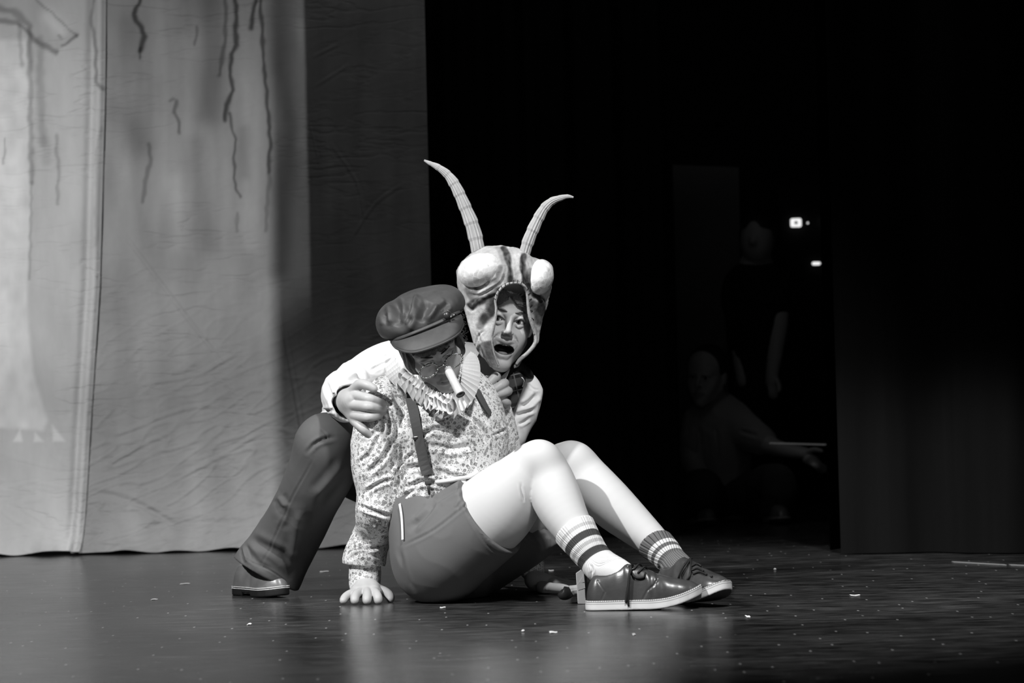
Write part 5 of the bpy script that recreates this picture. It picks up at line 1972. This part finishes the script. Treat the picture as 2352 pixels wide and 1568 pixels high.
# paper scraps on the floor
for i, (x, y, sx, sy, lb) in enumerate([(745, 1313, 20, 2, 'white paper sliver on the floor between boot and planted hand'), (425, 1341, 22, 1.6, 'thin white scrap on the floor left of the boot, farther one'),
                                        (355, 1377, 14, 1.6, 'short white scrap on the floor at left, nearer one'), (1271, 1453, 18, 3, 'flat white scrap in the foreground below the shorts'), (1201, 1451, 7, 6, 'crumpled white crumb in the foreground below the shorts'),
                                        (1266, 1311, 12, 2, 'tiny white sliver under the bent knee'), (1017, 1396, 13, 1.8, 'white sliver just in front of the shorts'), (1456, 1458, 7, 3, 'small crumb in front of the near shoe'),
                                        (573, 1434, 8, 3, 'small crumb in the foreground below the boot'), (1780, 1309, 6, 5, 'pale crumb on the dark floor right of the shoes'), (1718, 1417, 9, 4, 'small crumb right of the far shoe toe'), (1964, 1368, 22, 2, 'thin pale scrap on the dark floor at right')]):
    c = F(x, y)
    k = S(c[1])
    hx, hy = sx * k / 2, max(sy * k * 6, .004)
    bm = bmesh.new()
    bmesh.ops.create_icosphere(bm, subdivisions=2, radius=1) if sy > 4 else bmesh.ops.create_grid(bm, x_segments=4, y_segments=2, size=1)
    V = []
    for v in bm.verts:
        if sy > 4:
            V.append(np.array([v.co.x * hx, v.co.y * hx, v.co.z * hx * .8 + hx * .75]) * (1 + .25 * math.sin(v.co.x * 5 + v.co.y * 7 + i)))
        else:
            V.append(np.array([v.co.x * hx, v.co.y * hy * (1 - .3 * v.co.x) + 0.001 * math.sin(v.co.x * 2), .0012 + .0007 * (1 + math.sin(v.co.x * 3 + i))]))
    Fc = [[v.index for v in f.verts] for f in bm.faces]
    bm.free()
    V = [c + v for v in V]
    o = tag(link('paper_scrap', V, Fc, PAPER, smooth=False), lb, 'paper scrap', 'scraps dropped on the stage floor')
    if sy <= 4:
        solid(o, .0012)

# pale strips along the edge at right, painted in place of streaks of light
for (x0, y0, x1, y1, lb) in ((2190, 1292, 2312, 1299, 'pale strip standing in for a streak of light on the floor below the leg curtain'), (2322, 1299, 2420, 1303, 'pale strip standing in for a streak of light at the far right edge of the floor')):
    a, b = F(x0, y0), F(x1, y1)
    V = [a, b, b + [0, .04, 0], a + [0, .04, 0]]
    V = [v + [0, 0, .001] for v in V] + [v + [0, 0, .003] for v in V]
    tag(link('floor_light_streak', V, [[3, 2, 1, 0], [4, 5, 6, 7], [0, 1, 5, 4], [1, 2, 6, 5], [2, 3, 7, 6], [3, 0, 4, 7]], plain('painted_light_streak', .25, .6), smooth=False), lb, 'light streak')

# pale flat leaning backstage
pn = thing('scenery_flat', 'tall dull grey scenery flat standing in the dark backstage', 'scenery', P(1620, 1250, 5.6))
pl = [(1545, 378), (1697, 384), (1712, 1245), (1566, 1245)]
V, Fc = prism(pl, 5.6, 5.64)
V = [np.array([v[0], v[1], v[2] if i % 4 < 2 else .0]) for i, v in enumerate(V)]
link('panel', V, Fc, plain('dull_grey_flat', .16, .9, var=.2, sc=6), pn, smooth=False)
for x in (1552, 1704):
    a = P(x, 390, 5.66); a2 = P(x + 16, 1240, 5.66); a2[2] = 0.0
    link('stile', *box((a + a2) / 2, (.04, .03, a[2])), WALLM, pn, smooth=False)

# rack with lit displays
rk = thing('equipment_rack', 'black backstage equipment rack with small lit displays', 'rack', P(1865, 1200, 6.2))
a, b = P(1790, 470, 6.2), P(1960, 1240, 6.2)
zt_ = a[2] + .1
xm = (a[0] + b[0]) / 2
link('cabinet', *box((xm, 6.45, zt_ / 2), (b[0] - a[0], .45, zt_), None, .01), WALLM, rk)


G1 = glow('lit_display', .95)
for nm, x, y, w_, h_, lb in (('display', 1828, 511.5, 25, 20, 'square lit display with a dark dot'), ('indicator_light', 1855, 512, 3.5, 4, 'tiny round indicator'), ('display', 1890, 509, 6, 13, 'narrow lit display'), ('display', 1874.5, 605, 20, 7.5, 'low wide lit display')):
    c = P(x, y, 6.2)
    k = S(6.2)
    dd = link(nm, *box(c + [0, -.004, 0], (w_ * k, .01, h_ * k), None, .002 if w_ < 10 else .008), G1, rk)
    lab(dd, lb)
    if x == 1828:
        bm = bmesh.new(); bmesh.ops.create_uvsphere(bm, u_segments=12, v_segments=8, radius=.008)
        V = [np.array(v.co) * [1, .4, 1] + c + [0, -.011, 0] for v in bm.verts]; Fc = [[v.index for v in f.verts] for f in bm.faces]; bm.free()
        link('dot', V, Fc, RUBBER, dd)


# ---- dim stagehand crouching by a thin bar
YC = 4.6
C_ = thing('person', 'dim stagehand crouching backstage with an arm stretched out over a thin glinting bar', 'person', P(1650, 1240, YC))
fC = np.array([-.45, -.85, -.1]); uC = RT * .05 + UP
MC = frame(fC, uC)
cC = P(1625, 862, YC - .02)
hv, hq, hp = head_mesh(cC, MC, P(1650, 960, YC + .06), 0, 0, .004)
bs = Field()
bs.chain([(1650, 1180, YC + .1, 62), (1650, 1080, YC + .08, 60), (1650, 990, YC + .06, 66), (1650, 945, YC + .06, 38)], k=.03)
bs.chain([(1690, 965, YC, 34), (1735, 1005, YC - .1, 27), (1790, 1030, YC - .18, 17), (1850, 1040, YC - .22, 13)], k=.01)
bs.chain([(1600, 965, YC + .05, 32), (1590, 1060, YC - .05, 25), (1640, 1130, YC - .15, 17)], k=.01)
bs.chain([(1680, 1170, YC + .05, 52), (1785, 1110, YC - .3, 40), (1775, 1235, YC - .25, 28)], k=.01)
bs.chain([(1630, 1180, YC + .05, 50), (1610, 1120, YC - .35, 40), (1610, 1235, YC - .25, 28)], k=.01)
for k in range(4):
    bs.chain([(1850, 1042 + k * 5, YC - .22, 7), (1872, 1052 + k * 6, YC - .25 - k * .02, 5.5), (1884, 1066 + k * 5, YC - .27, 5), (1895, 1072 + k * 3, YC - .26, 4.5)], k=.004)
bs.chain([(1850, 1040, YC - .22, 7), (1870, 1032, YC - .27, 5.5), (1888, 1036, YC - .29, 4.5)], k=.004)
bs.post = lambda p, d: np.maximum(d, .004 - p[:, 2])
v2, q2 = mesh_sdf(bs, .006)
V, Q, PA = body_join((hv, hq, hp), (v2, q2, np.ones(len(v2))))
link('body', V, Q, SKIN2, C_, {'paint': PA})
for s in (-1, 1):
    eyeball('eye', cC, MC, s, (0, 1, -.1), C_)
hr = Field(); hr.el((0, -.014, .045), (.086, .104, .09))
hr.post = lambda p, d: np.maximum(d, np.where(p[:, 1] > .05, .045 - p[:, 2], -.06 - p[:, 2]))
V, Q = mesh_sdf(hr, .005)
link('hair', V @ MC.T + cC, Q, HAIR, C_)
sh = Field()
sh.chain([(1650, 1150, YC + .1, 68), (1650, 1070, YC + .08, 66), (1650, 985, YC + .06, 70), (1650, 945, YC + .06, 42)], k=.03)
sh.chain([(1680, 960, YC + .02, 40), (1720, 995, YC - .06, 36), (1752, 1012, YC - .12, 30)], k=.02)
sh.chain([(1610, 960, YC + .05, 36), (1592, 1030, YC - .02, 31)], k=.02)
cloth('shirt', sh, .006, cloth_mat('dim_grey_shirt', .35), C_, [([(1600, 970), (1610, 1040), (1600, 1100)], 6, .012), ([(1640, 980), (1650, 1060)], 6, .01), ([(1700, 990), (1740, 1000)], 4, .008)], .005, 9)
tr = Field()
tr.chain([(1650, 1190, YC + .1, 66), (1680, 1170, YC + .05, 56), (1785, 1110, YC - .3, 44), (1775, 1225, YC - .25, 34)], k=.02)
tr.chain([(1630, 1180, YC + .05, 54), (1610, 1120, YC - .35, 43), (1610, 1225, YC - .25, 34)], k=.02)
tr.post = lambda p, d: np.maximum(d, .03 - p[:, 2])
cloth('trousers', tr, .007, cloth_mat('dim_dark_trousers', .06), C_, None, .004, 9)
for x in (1612, 1778):
    o = P(x - 4, 1238, YC - .2); o[2] = 0
    shoe(C_, 'boot', o, (.1, -1, 0), 0, .27, 'boot')
tb = tag(link('glint_bar', *box(P(1832, 1019, YC - .32) , (.235, .06, .005), np.array(Matrix.Rotation(math.radians(3.0), 3, 'Y') @ Matrix.Rotation(math.radians(-2), 3, 'X')), .002), glow('bar_glint_glow', .045), smooth=False),
         'thin bar with its glint put in as a faint glow, above the outstretched arm of the dim stagehand', 'bar')  # glow added to the bar in place of a reflected glint

# ---- second backstage figure, only the forearm catches light
YD = 5.2
D_ = thing('person', 'barely visible person standing in the dark backstage, one bare forearm hanging down', 'person', P(1740, 1225, YD))
bs = Field()
bs.chain([(1775, 640, YD, 22), (1790, 720, YD - .03, 21), (1782, 800, YD - .06, 17), (1774, 860, YD - .08, 13), (1774, 880, YD - .08, 13)], k=.01)
for k in range(4):
    bs.chain([(1768 + k * 4.5, 880, YD - .09, 6), (1768 + k * 4.6, 898, YD - .095, 5), (1770 + k * 4.2, 914 - abs(k - 1.5) * 2, YD - .09, 4.2)], k=.003)
bs.chain([(1784, 872, YD - .10, 6), (1790, 888, YD - .12, 5), (1789, 899, YD - .125, 4.2)], k=.003)
bs.chain([(1738, 1010, YD + .05, 58), (1738, 850, YD + .05, 55), (1738, 690, YD + .05, 62), (1738, 620, YD + .05, 30), (1738, 590, YD + .04, 26)], k=.03)
bs.chain([(1735, 620, YD + .05, 40), (1775, 645, YD, 26)], k=.02)
bs.chain([(1715, 1010, YD + .05, 44), (1712, 1130, YD + .05, 32), (1712, 1225, YD + .05, 24)], k=.01)
bs.chain([(1760, 1010, YD + .05, 44), (1764, 1130, YD + .05, 32), (1764, 1225, YD + .05, 24)], k=.01)
bs.chain([(1700, 640, YD + .05, 26), (1692, 730, YD + .05, 21), (1700, 830, YD - .02, 15), (1705, 880, YD - .05, 11)], k=.01)
bs.el(P(1738, 550, YD), (.075, .095, .115), k=.02)
bs.el(P(1730, 553, YD - .09), (.018, .02, .022), k=.012)
bs.post = lambda p, d: np.maximum(d, .004 - p[:, 2])
V, Q = mesh_sdf(bs, .006)
link('body', V, Q, SKIN2, D_, {'paint': np.ones(len(V))})
sh = Field()
sh.chain([(1738, 1030, YD + .05, 66), (1738, 850, YD + .05, 62), (1738, 690, YD + .05, 68), (1738, 640, YD + .05, 44)], k=.03)
sh.chain([(1735, 640, YD + .05, 44), (1775, 655, YD, 36), (1788, 700, YD - .02, 31)], k=.02)
sh.chain([(1735, 640, YD + .05, 44), (1700, 655, YD + .05, 36), (1690, 700, YD + .05, 31)], k=.02)
cloth('shirt', sh, .008, BLACKKNIT, D_)
tr = Field()
tr.chain([(1715, 1000, YD + .05, 52), (1712, 1130, YD + .05, 40), (1712, 1222, YD + .05, 36)], k=.02)
tr.chain([(1760, 1000, YD + .05, 52), (1764, 1130, YD + .05, 40), (1764, 1222, YD + .05, 36)], k=.02)
tr.post = lambda p, d: np.maximum(d, .02 - p[:, 2])
cloth('trousers', tr, .008, BLACKKNIT, D_)
hr = Field(); hr.el(P(1740, 543, YD + .015), (.085, .105, .11))
zc = P(1738, 548, YD)[2]
hr.post = lambda p, d: np.maximum(d, np.where(p[:, 1] < YD - .02, zc + .04 - p[:, 2], zc - .08 - p[:, 2]))
V, Q = mesh_sdf(hr, .006)
link('hair', V, Q, HAIR, D_)
for x in (1712, 1764):
    o = P(x, 1222, YD + .12); o[2] = 0
    shoe(D_, 'boot', o, (0, -1, 0), 0, .27, 'boot')
